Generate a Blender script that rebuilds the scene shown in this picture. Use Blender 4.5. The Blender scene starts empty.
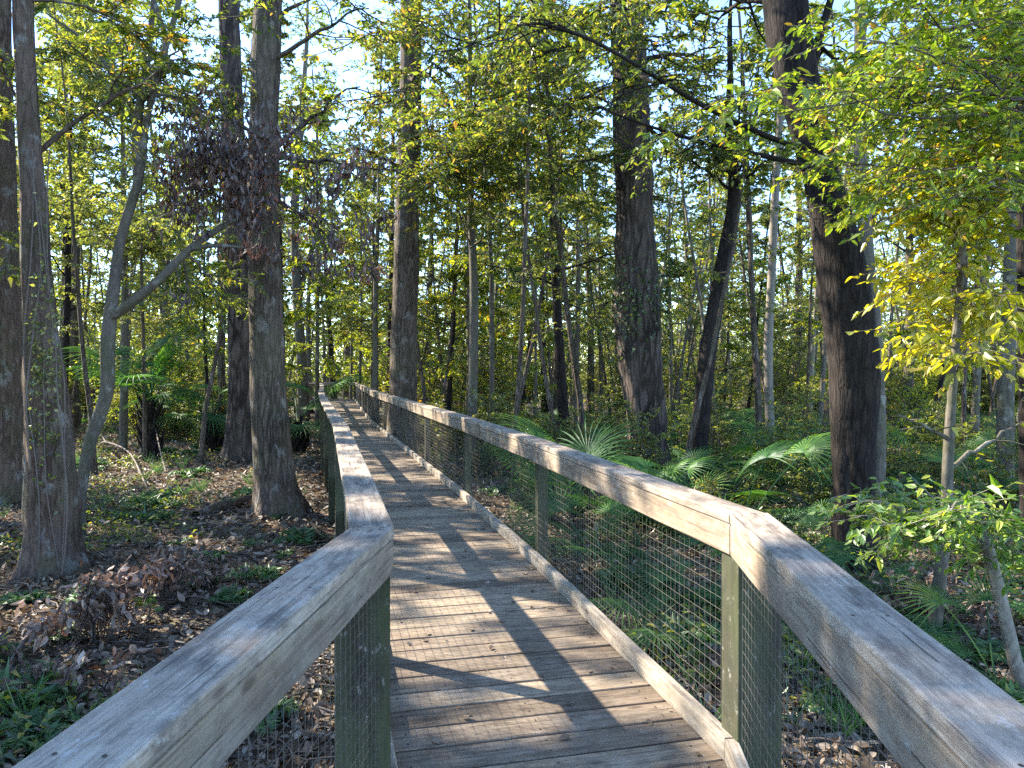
import bpy, math, random
import numpy as np
from mathutils import Vector, noise as mn

# ------------------------------------------------------------------ camera, world, sun, exposure
SC = bpy.context.scene
COL = SC.collection
R = math.radians
EYE = 1.6
cam_d = bpy.data.cameras.new('camera'); cam = bpy.data.objects.new('camera', cam_d); COL.objects.link(cam)
cam.location = (0, 0, EYE); cam.rotation_euler = (R(90 - 0.93), 0, 0)
cam_d.sensor_width = 36; cam_d.lens = 26; cam_d.clip_start = .05; cam_d.clip_end = 2000
SC.camera = cam

SUN_AZ = R(-62)      # measured from +Y towards +X
SUN_EL = R(36)
W = bpy.data.worlds.new('World'); SC.world = W; W.use_nodes = True
nt = W.node_tree; bg = nt.nodes['Background']
sky = nt.nodes.new('ShaderNodeTexSky'); sky.sky_type = 'NISHITA'; sky.sun_disc = False
sky.sun_elevation = SUN_EL; sky.sun_rotation = SUN_AZ
sky.air_density = .8; sky.dust_density = 0.0; sky.ozone_density = 3.5
nt.links.new(sky.outputs[0], bg.inputs[0]); bg.inputs[1].default_value = .13
sd = bpy.data.lights.new('sun', 'SUN'); sd.energy = 3.3; sd.angle = R(.6); sd.color = (1, .90, .74)
so = bpy.data.objects.new('sun', sd); COL.objects.link(so)
sv = Vector((math.sin(SUN_AZ) * math.cos(SUN_EL), math.cos(SUN_AZ) * math.cos(SUN_EL), math.sin(SUN_EL)))
so.rotation_euler = sv.to_track_quat('Z', 'Y').to_euler(); so.location = sv * 60
vs = SC.view_settings; vs.view_transform = 'Standard'; vs.look = 'None'; vs.exposure = 2.6; vs.gamma = 1; vs.use_curve_mapping = False
SC.display_settings.display_device = 'sRGB'
cy = SC.cycles
cy.max_bounces = 9; cy.diffuse_bounces = 5; cy.transmission_bounces = 7; cy.glossy_bounces = 2
cy.use_denoising = False; cy.sample_clamp_indirect = 4; cy.caustics_reflective = False; cy.caustics_refractive = False

rng = np.random.default_rng(7); random.seed(7)
U = random.uniform
F = 739.6; HX = 512.0; HY = 372.0
GZ = -0.6
def at(px, py, d):
    return Vector(((px - HX) / F * d, d, EYE + (HY - py) / F * d))
def gh(x, y):
    v = mn.noise(Vector((x * .22, y * .22, 3.1))) * .11 + mn.noise(Vector((x * .9, y * .9, 7.7))) * .035
    return GZ + v + .004 * max(0, y - 45)

# ------------------------------------------------------------------ object helpers
def mark(o, label=None, cat=None, group=None, kind=None):
    if label: o['label'] = label
    if cat: o['category'] = cat
    if group: o['group'] = group
    if kind: o['kind'] = kind
    return o
def empty(name, loc=(0, 0, 0), rz=0):
    o = bpy.data.objects.new(name, None); COL.objects.link(o); o.location = loc; o.rotation_euler = (0, 0, rz)
    o.empty_display_size = .1
    return o
def link(name, me, parent=None, loc=None):
    o = bpy.data.objects.new(name, me); COL.objects.link(o)
    if parent is not None: o.parent = parent
    if loc is not None: o.location = loc
    return o
def copy_tree(o, parent=None):
    c = o.copy(); COL.objects.link(c)
    if parent is not None: c.parent = parent
    for ch in list(o.children): copy_tree(ch, c)
    return c
def mesh_np(name, V, faces_flat, sizes, mat, rnd=None, smooth=False, uv=None):
    me = bpy.data.meshes.new(name)
    V = np.asarray(V, np.float32); ff = np.asarray(faces_flat, np.int32); sz = np.asarray(sizes, np.int32)
    me.vertices.add(len(V)); me.vertices.foreach_set('co', V.ravel())
    me.loops.add(len(ff)); me.loops.foreach_set('vertex_index', ff)
    me.polygons.add(len(sz)); st = np.zeros(len(sz), np.int32); st[1:] = np.cumsum(sz)[:-1]
    me.polygons.foreach_set('loop_start', st)
    me.polygons.foreach_set('use_smooth', np.full(len(sz), smooth))
    if rnd is not None:
        a = me.attributes.new('rnd', 'FLOAT', 'FACE'); a.data.foreach_set('value', np.asarray(rnd, np.float32))
    if uv is not None:
        l = me.uv_layers.new(name='UVMap'); l.data.foreach_set('uv', np.asarray(uv, np.float32).ravel())
    me.update(calc_edges=True)
    if mat is not None: me.materials.append(mat)
    return me

class Tubes:
    def __init__(s): s.v = []; s.f = []; s.n = 0
    def add(s, pts, rad, sides=5, wob=0, cap=True, flute=0, seed=0, root=None):
        P = np.array([tuple(p) for p in pts], float); n = len(P)
        T = np.gradient(P, axis=0); T /= np.linalg.norm(T, axis=1)[:, None] + 1e-9
        ref = np.array((0., 1., 0.)) if abs(T[0][2]) > .7 else np.array((0., 0., 1.))
        A = np.cross(T, ref); A /= np.linalg.norm(A, axis=1)[:, None] + 1e-9
        B = np.cross(T, A)
        th = np.arange(sides) * 2 * math.pi / sides
        rr = np.repeat(np.asarray(rad, float)[:, None], sides, 1)
        if wob:
            for i in range(n):
                for k in range(sides):
                    q = Vector((math.cos(th[k]) * 1.3, math.sin(th[k]) * 1.3, P[i][2] * 1.1 + seed * 9.7))
                    rr[i, k] *= 1 + wob * mn.noise(q * 1.2)
                    if flute:
                        q2 = Vector((math.cos(th[k]) * 6, math.sin(th[k]) * 6, P[i][2] * 1.6 + seed * 3.3))
                        rr[i, k] *= 1 + flute * abs(mn.noise(q2)) * 2 - flute
        if root is not None:
            e = np.exp(-np.clip(P[:, 2] - root, 0, 9) / .22)[:, None]; lob = np.cos(th * 5 + seed + .8 * np.sin(th * 2 + seed))[None, :]
            rr = rr * (1 + e * (.22 * np.clip(lob, -.4, 1) + .06))
        X = P[:, None, :] + rr[:, :, None] * (np.cos(th)[None, :, None] * A[:, None, :] + np.sin(th)[None, :, None] * B[:, None, :])
        s.v.append(X.reshape(-1, 3))
        i = np.arange(n - 1)[:, None] * sides; k = np.arange(sides)[None, :]; k2 = (k + 1) % sides
        q = np.stack([i + k, i + sides + k, i + sides + k2, i + k2], -1).reshape(-1, 4) + s.n
        s.f.append(q); s.n += n * sides
    def mesh(s, name, mat, origin=(0, 0, 0)):
        V = np.concatenate(s.v) - np.array(tuple(origin)); Q = np.concatenate(s.f)
        return mesh_np(name, V, Q.ravel(), np.full(len(Q), 4), mat, smooth=True)

def unit(a): return a / (np.linalg.norm(a, axis=-1, keepdims=True) + 1e-9)
class Leaves:
    def __init__(s, six=False): s.p = []; s.d = []; s.n = []; s.l = []; s.w = []; s.c = []; s.six = six
    def add(s, p, d, n, L, wid, c=None):
        m = len(p); s.p.append(p); s.d.append(unit(d)); s.n.append(n); s.l.append(np.broadcast_to(L, (m,))); s.w.append(np.broadcast_to(wid, (m,)))
        s.c.append(rng.random(m) if c is None else np.broadcast_to(c, (m,)))
    def count(s): return sum(len(x) for x in s.p)
    def mesh(s, name, mat, origin=(0, 0, 0)):
        p = np.concatenate(s.p) - np.array(tuple(origin)); d = np.concatenate(s.d); n = np.concatenate(s.n)
        L = np.concatenate(s.l)[:, None]; w = np.concatenate(s.w)[:, None]; c = np.concatenate(s.c)
        sd_ = unit(np.cross(d, n)); n = unit(np.cross(sd_, d)); m = len(p)
        curl = rng.normal(.12, .3, (m, 1))
        if s.six:
            V = np.stack([p, p + .28 * L * d - .5 * w * sd_ + .1 * w * n, p + .68 * L * d - .42 * w * sd_ - curl * L * n * .3,
                          p + L * d - curl * L * n, p + .68 * L * d + .42 * w * sd_ - curl * L * n * .3, p + .28 * L * d + .5 * w * sd_ + .1 * w * n], 1).reshape(-1, 3)
            b = (np.arange(m) * 6)[:, None]
            fl = np.concatenate([b + np.array([[0, 1, 2, 3]]), b + np.array([[0, 3, 4, 5]])], 1).ravel(); sz = np.full(2 * m, 4); c = np.repeat(c, 2)
        else:
            V = np.stack([p, p + .45 * L * d - .5 * w * sd_ + .12 * w * n, p + L * d - curl * L * n, p + .45 * L * d + .5 * w * sd_ + .12 * w * n], 1).reshape(-1, 3)
            fl = np.arange(4 * m); sz = np.full(m, 4)
        return mesh_np(name, V, fl, sz, mat, rnd=c)

# ------------------------------------------------------------------ materials
def new_mat(name):
    m = bpy.data.materials.new(name); m.use_nodes = True; t = m.node_tree; t.nodes.clear()
    out = t.nodes.new('ShaderNodeOutputMaterial'); return m, t, out
def N(t, typ, **kw):
    n = t.nodes.new(typ)
    for k, v in kw.items(): setattr(n, k, v)
    return n
def ramp(t, src, stops):
    r = N(t, 'ShaderNodeValToRGB'); e = r.color_ramp.elements
    while len(e) > 1: e.remove(e[0])
    e[0].position = stops[0][0]; e[0].color = (*stops[0][1], 1)
    for p, c in stops[1:]:
        x = e.new(p); x.color = (*c, 1)
    t.links.new(src, r.inputs[0]); return r.outputs[0]
def noise_(t, vec, scale, detail=4, rough=.6):
    n = N(t, 'ShaderNodeTexNoise'); n.inputs['Scale'].default_value = scale; n.inputs['Detail'].default_value = detail
    n.inputs['Roughness'].default_value = rough
    if vec is not None: t.links.new(vec, n.inputs['Vector'])
    return n.outputs['Fac']
def mapping(t, vec, scale=(1, 1, 1), loc=None):
    m = N(t, 'ShaderNodeMapping'); t.links.new(vec, m.inputs[0]); m.inputs['Scale'].default_value = scale
    if loc is not None: t.links.new(loc, m.inputs['Location'])
    return m.outputs[0]
def mixc(t, fac, a, b, mode='MIX'):
    m = N(t, 'ShaderNodeMix', data_type='RGBA', blend_type=mode)
    for s_, v in ((0, fac), (6, a), (7, b)):
        if hasattr(v, 'links') or hasattr(v, 'is_linked'): t.links.new(v, m.inputs[s_])
        else: m.inputs[s_].default_value = v if s_ == 0 else (*v, 1)
    return m.outputs[2]
def math_(t, op, a, b=None):
    m = N(t, 'ShaderNodeMath', operation=op)
    for i, v in enumerate((a, b)):
        if v is None: continue
        if hasattr(v, 'is_linked'): t.links.new(v, m.inputs[i])
        else: m.inputs[i].default_value = v
    return m.outputs[0]
def bump(t, h, strength=.4, dist=.01):
    b = N(t, 'ShaderNodeBump'); b.inputs['Strength'].default_value = strength; b.inputs['Distance'].default_value = dist
    t.links.new(h, b.inputs['Height']); return b.outputs[0]

def leaf_mat(name, stops, trans=.45, tint=(1.25, 1.2, .55), gloss=.06, spread=.25):
    m, t, out = new_mat(name)
    a = N(t, 'ShaderNodeAttribute', attribute_name='rnd'); oi = N(t, 'ShaderNodeObjectInfo')
    f = math_(t, 'ADD', a.outputs['Fac'], math_(t, 'MULTIPLY', math_(t, 'SUBTRACT', oi.outputs['Random'], .5), spread))
    c = ramp(t, f, stops)
    df = N(t, 'ShaderNodeBsdfDiffuse'); t.links.new(c, df.inputs[0])
    tr = N(t, 'ShaderNodeBsdfTranslucent'); t.links.new(mixc(t, 1.0, c, tint, 'MULTIPLY'), tr.inputs[0])
    mx = N(t, 'ShaderNodeMixShader'); mx.inputs[0].default_value = trans
    t.links.new(df.outputs[0], mx.inputs[1]); t.links.new(tr.outputs[0], mx.inputs[2])
    gl = N(t, 'ShaderNodeBsdfGlossy'); gl.inputs['Roughness'].default_value = .45; gl.inputs[0].default_value = (.9, .95, 1, 1)
    m2 = N(t, 'ShaderNodeMixShader'); m2.inputs[0].default_value = gloss
    t.links.new(mx.outputs[0], m2.inputs[1]); t.links.new(gl.outputs[0], m2.inputs[2])
    t.links.new(m2.outputs[0], out.inputs[0]); return m

def bark_mat(name, dark, mid, light, sc=9, stretch=.22, bstr=.9, bdist=.03, moss=0.0, patch=None, vor=.45):
    m, t, out = new_mat(name)
    tc = N(t, 'ShaderNodeTexCoord').outputs['Object']; oi = N(t, 'ShaderNodeObjectInfo')
    v = mapping(t, tc, (1, 1, stretch))
    w = noise_(t, v, sc * .6, 3)
    wv = N(t, 'ShaderNodeVectorMath', operation='SCALE'); t.links.new(w, wv.inputs[0]); wv.inputs['Scale'].default_value = .25
    va = N(t, 'ShaderNodeVectorMath', operation='ADD'); t.links.new(v, va.inputs[0]); t.links.new(wv.outputs[0], va.inputs[1])
    vo = N(t, 'ShaderNodeTexVoronoi', feature='DISTANCE_TO_EDGE'); vo.inputs['Scale'].default_value = sc; t.links.new(va.outputs[0], vo.inputs['Vector'])
    n1 = noise_(t, v, sc * 2.5, 6, .7)
    h = math_(t, 'ADD', math_(t, 'MULTIPLY', math_(t, 'MINIMUM', math_(t, 'MULTIPLY', vo.outputs['Distance'], 3.5), .8), vor), math_(t, 'MULTIPLY', n1, 1.45 - vor * 1.1))
    c = ramp(t, h, [(0.15, dark), (.65, mid), (1.15 if False else 1.0, light)])
    st_ = noise_(t, mapping(t, tc, (1, 1, .06)), sc * 1.6, 4, .6)
    h = math_(t, 'ADD', math_(t, 'MULTIPLY', h, .75), math_(t, 'MULTIPLY', math_(t, 'SUBTRACT', st_, .25), .6))
    c = ramp(t, h, [(0.22, dark), (.55, mid), (.95, light)])
    big = noise_(t, mapping(t, tc, (1, 1, .5)), 1.7, 4)
    c = mixc(t, ramp(t, big, [(.42, (0, 0, 0)), (.62, (1, 1, 1))]), c, mixc(t, .5, c, light))
    if patch:
        pn = noise_(t, mapping(t, tc, (1, 1, .6)), 5.5, 5)
        c = mixc(t, ramp(t, pn, [(.58, (0, 0, 0)), (.64, (1, 1, 1))]), c, patch)
    if moss:
        mo = noise_(t, tc, 2.2, 5)
        c = mixc(t, math_(t, 'MULTIPLY', ramp(t, mo, [(.45, (0, 0, 0)), (.6, (1, 1, 1))]), moss), c, (.07, .09, .03))
    p = N(t, 'ShaderNodeBsdfPrincipled'); p.inputs['Roughness'].default_value = .92; p.inputs['Specular IOR Level'].default_value = .2
    t.links.new(c, p.inputs['Base Color']); t.links.new(bump(t, h, bstr, bdist), p.inputs['Normal'])
    t.links.new(p.outputs[0], out.inputs[0]); return m

def wood_mat(name, pale, tan, dark, green=0.0, uv=False, stain=.5, grain=1.0):
    m, t, out = new_mat(name)
    if uv: co = N(t, 'ShaderNodeUVMap', uv_map='UVMap').outputs[0]
    else:
        tcn = N(t, 'ShaderNodeTexCoord').outputs['Object']; oi = N(t, 'ShaderNodeObjectInfo')
        cx = N(t, 'ShaderNodeCombineXYZ'); r_ = math_(t, 'MULTIPLY', oi.outputs['Random'], 37.0)
        for i in range(3): t.links.new(r_, cx.inputs[i])
        co = mapping(t, tcn, (1, 1, 1), cx.outputs[0])
    wob = noise_(t, mapping(t, co, (1.3, 5, 5)), 1.0, 3)
    g1 = noise_(t, mapping(t, co, (3.0 * grain, 38, 38)), 1.0, 6, .65)
    g2 = noise_(t, mapping(t, co, (3.5 * grain, 170, 170)), 1.0, 4, .6)
    rings = N(t, 'ShaderNodeTexWave', wave_type='BANDS', bands_direction='Y'); rings.inputs['Scale'].default_value = 7
    rings.inputs['Distortion'].default_value = 9; rings.inputs['Detail'].default_value = 3; rings.inputs['Detail Scale'].default_value = 1.0
    t.links.new(mapping(t, co, (.35, 1.6, 1.6)), rings.inputs['Vector'])
    big = noise_(t, mapping(t, co, (2.2, 6, 6)), 1.0, 5, .6)
    c = mixc(t, ramp(t, big, [(.36, (0, 0, 0)), (.64, (1, 1, 1))]), pale, tan)
    g = math_(t, 'ADD', math_(t, 'MULTIPLY', g1, .6), math_(t, 'MULTIPLY', g2, .4))
    c = mixc(t, ramp(t, g, [(.38, (1, 1, 1)), (.5, (.35, .35, .35)), (.6, (0, 0, 0))]), c, dark)
    c = mixc(t, math_(t, 'MULTIPLY', rings.outputs['Fac'], .28), c, tan)
    # checks (thin long cracks)
    ck = noise_(t, mapping(t, co, (2.4, 62, 62)), 1.0, 3, .5)
    ckr = ramp(t, ck, [(.66, (0, 0, 0)), (.69, (1, 1, 1))])
    c = mixc(t, math_(t, 'MULTIPLY', ckr, .75), c, (.03, .025, .02))
    # knots
    vo = N(t, 'ShaderNodeTexVoronoi', feature='F1'); vo.inputs['Scale'].default_value = 1.0; vo.inputs['Randomness'].default_value = 1
    t.links.new(mapping(t, co, (2.6, 7, 7)), vo.inputs['Vector'])
    kn = ramp(t, vo.outputs['Distance'], [(.07, (1, 1, 1)), (.13, (0, 0, 0))])
    c = mixc(t, math_(t, 'MULTIPLY', kn, .7), c, (.07, .045, .03))
    # weather blotches
    st = noise_(t, mapping(t, co, (4, 9, 9)), 1.0, 6, .7)
    c = mixc(t, math_(t, 'MULTIPLY', ramp(t, st, [(.5, (0, 0, 0)), (.62, (1, 1, 1))]), stain), c, (.09, .075, .065))
    mo_ = noise_(t, mapping(t, co, (13, 22, 22)), 1.0, 7, .75)
    c = mixc(t, math_(t, 'MULTIPLY', ramp(t, mo_, [(.40, (1, 1, 1)), (.5, (0, 0, 0))]), .45), c, dark)
    c = mixc(t, math_(t, 'MULTIPLY', ramp(t, mo_, [(.60, (0, 0, 0)), (.66, (1, 1, 1))]), .45), c, (.52, .50, .47))
    if green:
        gr = noise_(t, mapping(t, co, (2, 6, 6)), 1.0, 4)
        c = mixc(t, math_(t, 'MULTIPLY', ramp(t, gr, [(.35, (0, 0, 0)), (.6, (1, 1, 1))]), green), c, (.10, .13, .045))
    if uv:
        a = N(t, 'ShaderNodeAttribute', attribute_name='rnd')
        c = mixc(t, 1.0, c, ramp(t, a.outputs['Fac'], [(0, (.55, .50, .46)), (.5, (.95, .90, .85)), (1, (1.35, 1.28, 1.15))]), 'MULTIPLY')
    p = N(t, 'ShaderNodeBsdfPrincipled'); p.inputs['Roughness'].default_value = .8; p.inputs['Specular IOR Level'].default_value = .3
    hh = math_(t, 'SUBTRACT', g, math_(t, 'MULTIPLY', ckr, .8))
    t.links.new(c, p.inputs['Base Color']); t.links.new(bump(t, hh, .55, .004), p.inputs['Normal'])
    t.links.new(p.outputs[0], out.inputs[0]); return m

def plain(name, col, rough=.6, metal=0):
    m, t, out = new_mat(name); p = N(t, 'ShaderNodeBsdfPrincipled')
    n = noise_(t, N(t, 'ShaderNodeTexCoord').outputs['Object'], 14, 3)
    c = mixc(t, n, tuple(x * .7 for x in col), tuple(min(1, x * 1.3) for x in col))
    t.links.new(c, p.inputs['Base Color']); p.inputs['Roughness'].default_value = rough; p.inputs['Metallic'].default_value = metal
    t.links.new(p.outputs[0], out.inputs[0]); return m

M = {}
M['leaf'] = leaf_mat('broad_leaf', [(0, (.055, .085, .018)), (.35, (.105, .165, .025)), (.7, (.22, .275, .04)), (.95, (.42, .38, .06)), (1, (.38, .22, .05))], .62)
M['leaf_yellow'] = leaf_mat('sunlit_yellow_leaf', [(0, (.14, .24, .02)), (.4, (.27, .36, .03)), (.8, (.46, .48, .04)), (.96, (.58, .48, .05)), (1, (.42, .2, .04))], .7, (1.3, 1.25, .4))
M['leaf_dark'] = leaf_mat('evergreen_leaf', [(0, (.035, .065, .018)), (.5, (.08, .13, .03)), (1, (.15, .21, .045))], .45)
M['leaf_far'] = leaf_mat('far_leaf', [(0, (.09, .13, .03)), (.4, (.20, .25, .05)), (.8, (.36, .38, .08)), (1, (.48, .42, .10))], .6)
M['leaf_lime'] = leaf_mat('lime_leaf', [(0, (.11, .17, .02)), (.35, (.19, .30, .03)), (.8, (.35, .44, .045)), (.95, (.56, .50, .06)), (1, (.45, .22, .04))], .64)
M['leaf_gold'] = leaf_mat('golden_green_leaf', [(0, (.26, .30, .02)), (.4, (.42, .44, .03)), (.85, (.62, .58, .05)), (1, (.62, .42, .05))], .68, (1.3, 1.2, .35))
M['leaf_fresh'] = leaf_mat('fresh_green_leaf', [(0, (.07, .16, .025)), (.5, (.14, .26, .035)), (.9, (.26, .38, .05)), (1, (.36, .42, .06))], .5)
M['dead'] = leaf_mat('dead_leaf', [(0, (.07, .045, .032)), (.5, (.18, .12, .09)), (.8, (.32, .23, .18)), (1, (.50, .40, .33))], .15, (1.1, .85, .7), .04, .1)
M['dead_dark'] = leaf_mat('dark_dead_leaf', [(0, (.045, .026, .02)), (.6, (.12, .07, .055)), (1, (.26, .17, .13))], .3, (1.3, .8, .7))
M['litter'] = leaf_mat('litter_leaf', [(0, (.06, .042, .03)), (.45, (.16, .118, .082)), (.8, (.31, .245, .185)), (1, (.46, .39, .31))], .15, (1.2, .9, .6), .03, 0)
M['palm'] = leaf_mat('palmetto_leaf', [(0, (.035, .10, .04)), (.6, (.08, .19, .06)), (1, (.20, .32, .06))], .45, (1.2, 1.3, .3), .02, .6)
M['fern'] = leaf_mat('fern_leaf', [(0, (.04, .10, .03)), (.6, (.08, .18, .05)), (1, (.16, .26, .07))], .4, (1.1, 1.2, .6), .05)
M['pine'] = bark_mat('furrowed_pine_bark', (.008, .007, .006), (.042, .033, .028), (.15, .118, .10), 7, .2, 1, .05, vor=.75)
M['bark_left'] = bark_mat('brown_bark', (.012, .009, .008), (.07, .052, .042), (.19, .15, .12), 13, .16, 1, .035, .25, (.22, .20, .18), vor=.6)
M['bark_old'] = bark_mat('reddish_old_bark', (.016, .011, .009), (.09, .058, .045), (.21, .155, .125), 12, .2, 1, .04, .3, (.24, .22, .20))
M['bark_dark'] = bark_mat('dark_bark', (.004, .0035, .0035), (.016, .013, .012), (.05, .04, .035), 13, .18, .9, .03)  # near-black brown tones over the whole bark
M['bark_grey'] = bark_mat('grey_bark', (.035, .03, .025), (.10, .085, .07), (.19, .17, .14), 16, .3, .5, .01, .35, (.26, .25, .22))
M['bark_pale'] = bark_mat('pale_bark', (.07, .06, .05), (.19, .165, .14), (.32, .29, .25), 14, .5, .4, .008, .15)
M['twig'] = plain('twig_bark', (.10, .08, .065), .9)
M['vine'] = plain('pale_vine_bark', (.15, .12, .10), .9)
M['cap'] = wood_mat('weathered_cap_wood', (.50, .43, .35), (.37, .295, .22), (.16, .125, .10), .0, stain=.7)
M['face'] = wood_mat('tan_board_wood', (.42, .36, .285), (.34, .255, .175), (.17, .125, .09), .06, stain=.3)
M['post'] = wood_mat('treated_post_wood', (.065, .062, .045), (.05, .044, .03), (.022, .02, .015), .3, stain=.3)
M['toe'] = wood_mat('kerb_board_wood', (.46, .41, .34), (.38, .315, .24), (.17, .14, .11), .0, stain=.4)
M['deck'] = wood_mat('deck_plank_wood', (.37, .32, .265), (.275, .22, .165), (.10, .078, .06), .04, uv=True, stain=.5)
M['wire'] = plain('galvanised_wire', (.12, .115, .10), .55, .3)
M['screw'] = plain('rusty_screw', (.06, .045, .035), .7, .3)

def ground_mat():
    m, t, out = new_mat('forest_floor')
    tc = N(t, 'ShaderNodeTexCoord').outputs['Object']
    a = noise_(t, tc, .7, 6, .65); b = noise_(t, tc, 9, 6, .7)
    vo = N(t, 'ShaderNodeTexVoronoi', feature='F1'); vo.inputs['Scale'].default_value = 22; t.links.new(tc, vo.inputs['Vector'])
    c = ramp(t, b, [(.3, (.05, .035, .022)), (.5, (.13, .09, .058)), (.7, (.23, .17, .12))])
    c = mixc(t, .45, c, ramp(t, N(t, 'ShaderNodeSeparateColor').outputs[0] if False else vo.outputs['Distance'], [(0, (.20, .14, .10)), (.6, (.05, .035, .022))]))
    c = mixc(t, math_(t, 'MULTIPLY', ramp(t, a, [(.48, (0, 0, 0)), (.62, (1, 1, 1))]), .6), c, (.07, .10, .03))
    p = N(t, 'ShaderNodeBsdfPrincipled'); p.inputs['Roughness'].default_value = .95
    t.links.new(c, p.inputs['Base Color']); t.links.new(bump(t, math_(t, 'ADD', b, vo.outputs['Distance']), .8, .04), p.inputs['Normal'])
    t.links.new(p.outputs[0], out.inputs[0]); return m
M['ground'] = ground_mat()

# ------------------------------------------------------------------ ground
def build_ground():
    n = 240; u = np.linspace(-1, 1, n); g = np.sinh(u * 5.2) / math.sinh(5.2)
    xs = g * 700; ys = g * 700 + 12
    V = np.zeros((n, n, 3))
    for j in range(n):
        for i in range(n):
            V[j, i] = (xs[i], ys[j], gh(xs[i], ys[j]) if abs(xs[i]) < 120 and abs(ys[j]) < 140 else GZ + .2)
    idx = np.arange(n * n).reshape(n, n)
    Q = np.stack([idx[:-1, :-1], idx[:-1, 1:], idx[1:, 1:], idx[1:, :-1]], -1).reshape(-1, 4)
    me = mesh_np('ground', V.reshape(-1, 3), Q.ravel(), np.full(len(Q), 4), M['ground'], smooth=True)
    mark(link('ground', me), kind='structure')
build_ground()

# ------------------------------------------------------------------ boardwalk geometry (plan polylines of the rails' inner edges)
RP = [(.40, -3.0), (.695, 1.0), (.885, 3.0), (.17, 6.15), (-.65, 9.4), (-2.4, 15.8), (-4.45, 23.2), (-6.45, 31.5), (-8.6, 40.5), (-16, 43.2)]
LP = [(-.90, -3.0), (-.575, 1.0), (-.438, 2.745), (-.795, 4.17), (-1.78, 8.03), (-3.94, 15.8), (-5.6, 22.0), (-7.75, 30.5), (-9.9, 38.6), (-16.5, 41.1)]
def offset(poly, off, side):      # side +1: outwards is to the right of travel
    P = [Vector(p) for p in poly]; out = []
    for i, p in enumerate(P):
        ns = []
        for a, b in ((i - 1, i), (i, i + 1)):
            if a >= 0 and b < len(P):
                d = (P[b] - P[a]).normalized(); ns.append(Vector((d.y, -d.x)) * side)
        n = (ns[0] + ns[-1]).normalized()
        out.append(p + n * off / max(.4, n.dot(ns[0])))
    return out
RAILTOP = 1.025
def board(name, a0, a1, b0, b1, z0, z1, mat, parent, rr=.005, drop=0):
    """beam between mitred ends: a0,a1 inner-edge ends, b0,b1 outer-edge ends (2D). One mesh in its own frame, x along the board."""
    d = (a1 - a0); L = d.length; d = d / L; nrm = (b0 - a0); nn = Vector((d.y, -d.x))
    if nn.dot(nrm) < 0: nn = -nn
    def loc(p): q = p - a0; return q.dot(d), q.dot(nn)
    prof = []
    for (t_, z_, sx, sz) in ((0, z0, 1, 1), (1, z0, -1, 1), (1, z1, -1, -1), (0, z1, 1, -1)):
        prof.append((t_, z_, sx, sz))
    ring = []
    order = [(0, z0, 1, 1, 'zx'), (1, z0, -1, 1, 'xz'), (1, z1, -1, -1, 'zx'), (0, z1, 1, -1, 'xz')]
    ringpts = []
    for k, (t_, z_, sx, sz, _) in enumerate(order):
        arc = [(0, rr), (rr * .3, rr * .3), (rr, 0)]
        if k in (1, 3): arc = arc[::-1]
        for (dx, dz) in arc: ringpts.append((t_, dx * sx, z_ + dz * sz))
    ns = max(2, int(L / .35)); V = []
    wid = abs(loc(b0)[1])
    for i in range(ns + 1):
        f = i / ns
        xa = loc(a0)[0] * (1 - f) + loc(a1)[0] * f; xb = loc(b0)[0] * (1 - f) + loc(b1)[0] * f
        ya = 0; yb = loc(b0)[1] * (1 - f) + loc(b1)[1] * f
        sag = 0 if i in (0, ns) else U(-.0012, .0012)
        for (t_, dx, z_) in ringpts:
            y = (ya if t_ == 0 else yb) + (dx if yb > 0 else -dx) + sag; x = xa + (xb - xa) * ((y) / yb if yb else 0)
            V.append((x, y, z_ + sag))
    K = len(ringpts); fl = []; sz = []
    for i in range(ns):
        for k in range(K):
            k2 = (k + 1) % K; fl += [i * K + k, i * K + k2, (i + 1) * K + k2, (i + 1) * K + k]; sz.append(4)
    fl += list(range(K))[::-1]; sz.append(K); fl += [ns * K + k for k in range(K)]; sz.append(K)
    # local y axis is to the left of x; mirror when outward is to the right
    left = Vector((-d.y, d.x)); s = 1 if left.dot(nn) > 0 else -1
    V = [(x, y * s, z) for x, y, z in V]
    me = mesh_np(name, V, fl, sz, mat)
    import bmesh
    bm = bmesh.new(); bm.from_mesh(me); bmesh.ops.recalc_face_normals(bm, faces=bm.faces); bm.to_mesh(me); bm.free()
    o = link(name, me, parent); o.location = (a0.x, a0.y, 0); o.rotation_euler = (0, 0, math.atan2(d.y, d.x)); return o
def post(parent, c, ang, sx, sy, z0, z1, name='post'):
    a0 = Vector((0, -sy / 2)); me_o = board(name, Vector((0, 0)), Vector((z1 - z0, 0)), Vector((0, sy)), Vector((z1 - z0, sy)), -sx / 2, sx / 2, M['post'], parent, .006)
    # stand it up: local x -> world z
    me_o.rotation_euler = (0, R(-90), ang); me_o.location = (c[0] + math.sin(ang) * sy / 2, c[1] - math.cos(ang) * sy / 2, z0)
    return me_o

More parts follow.
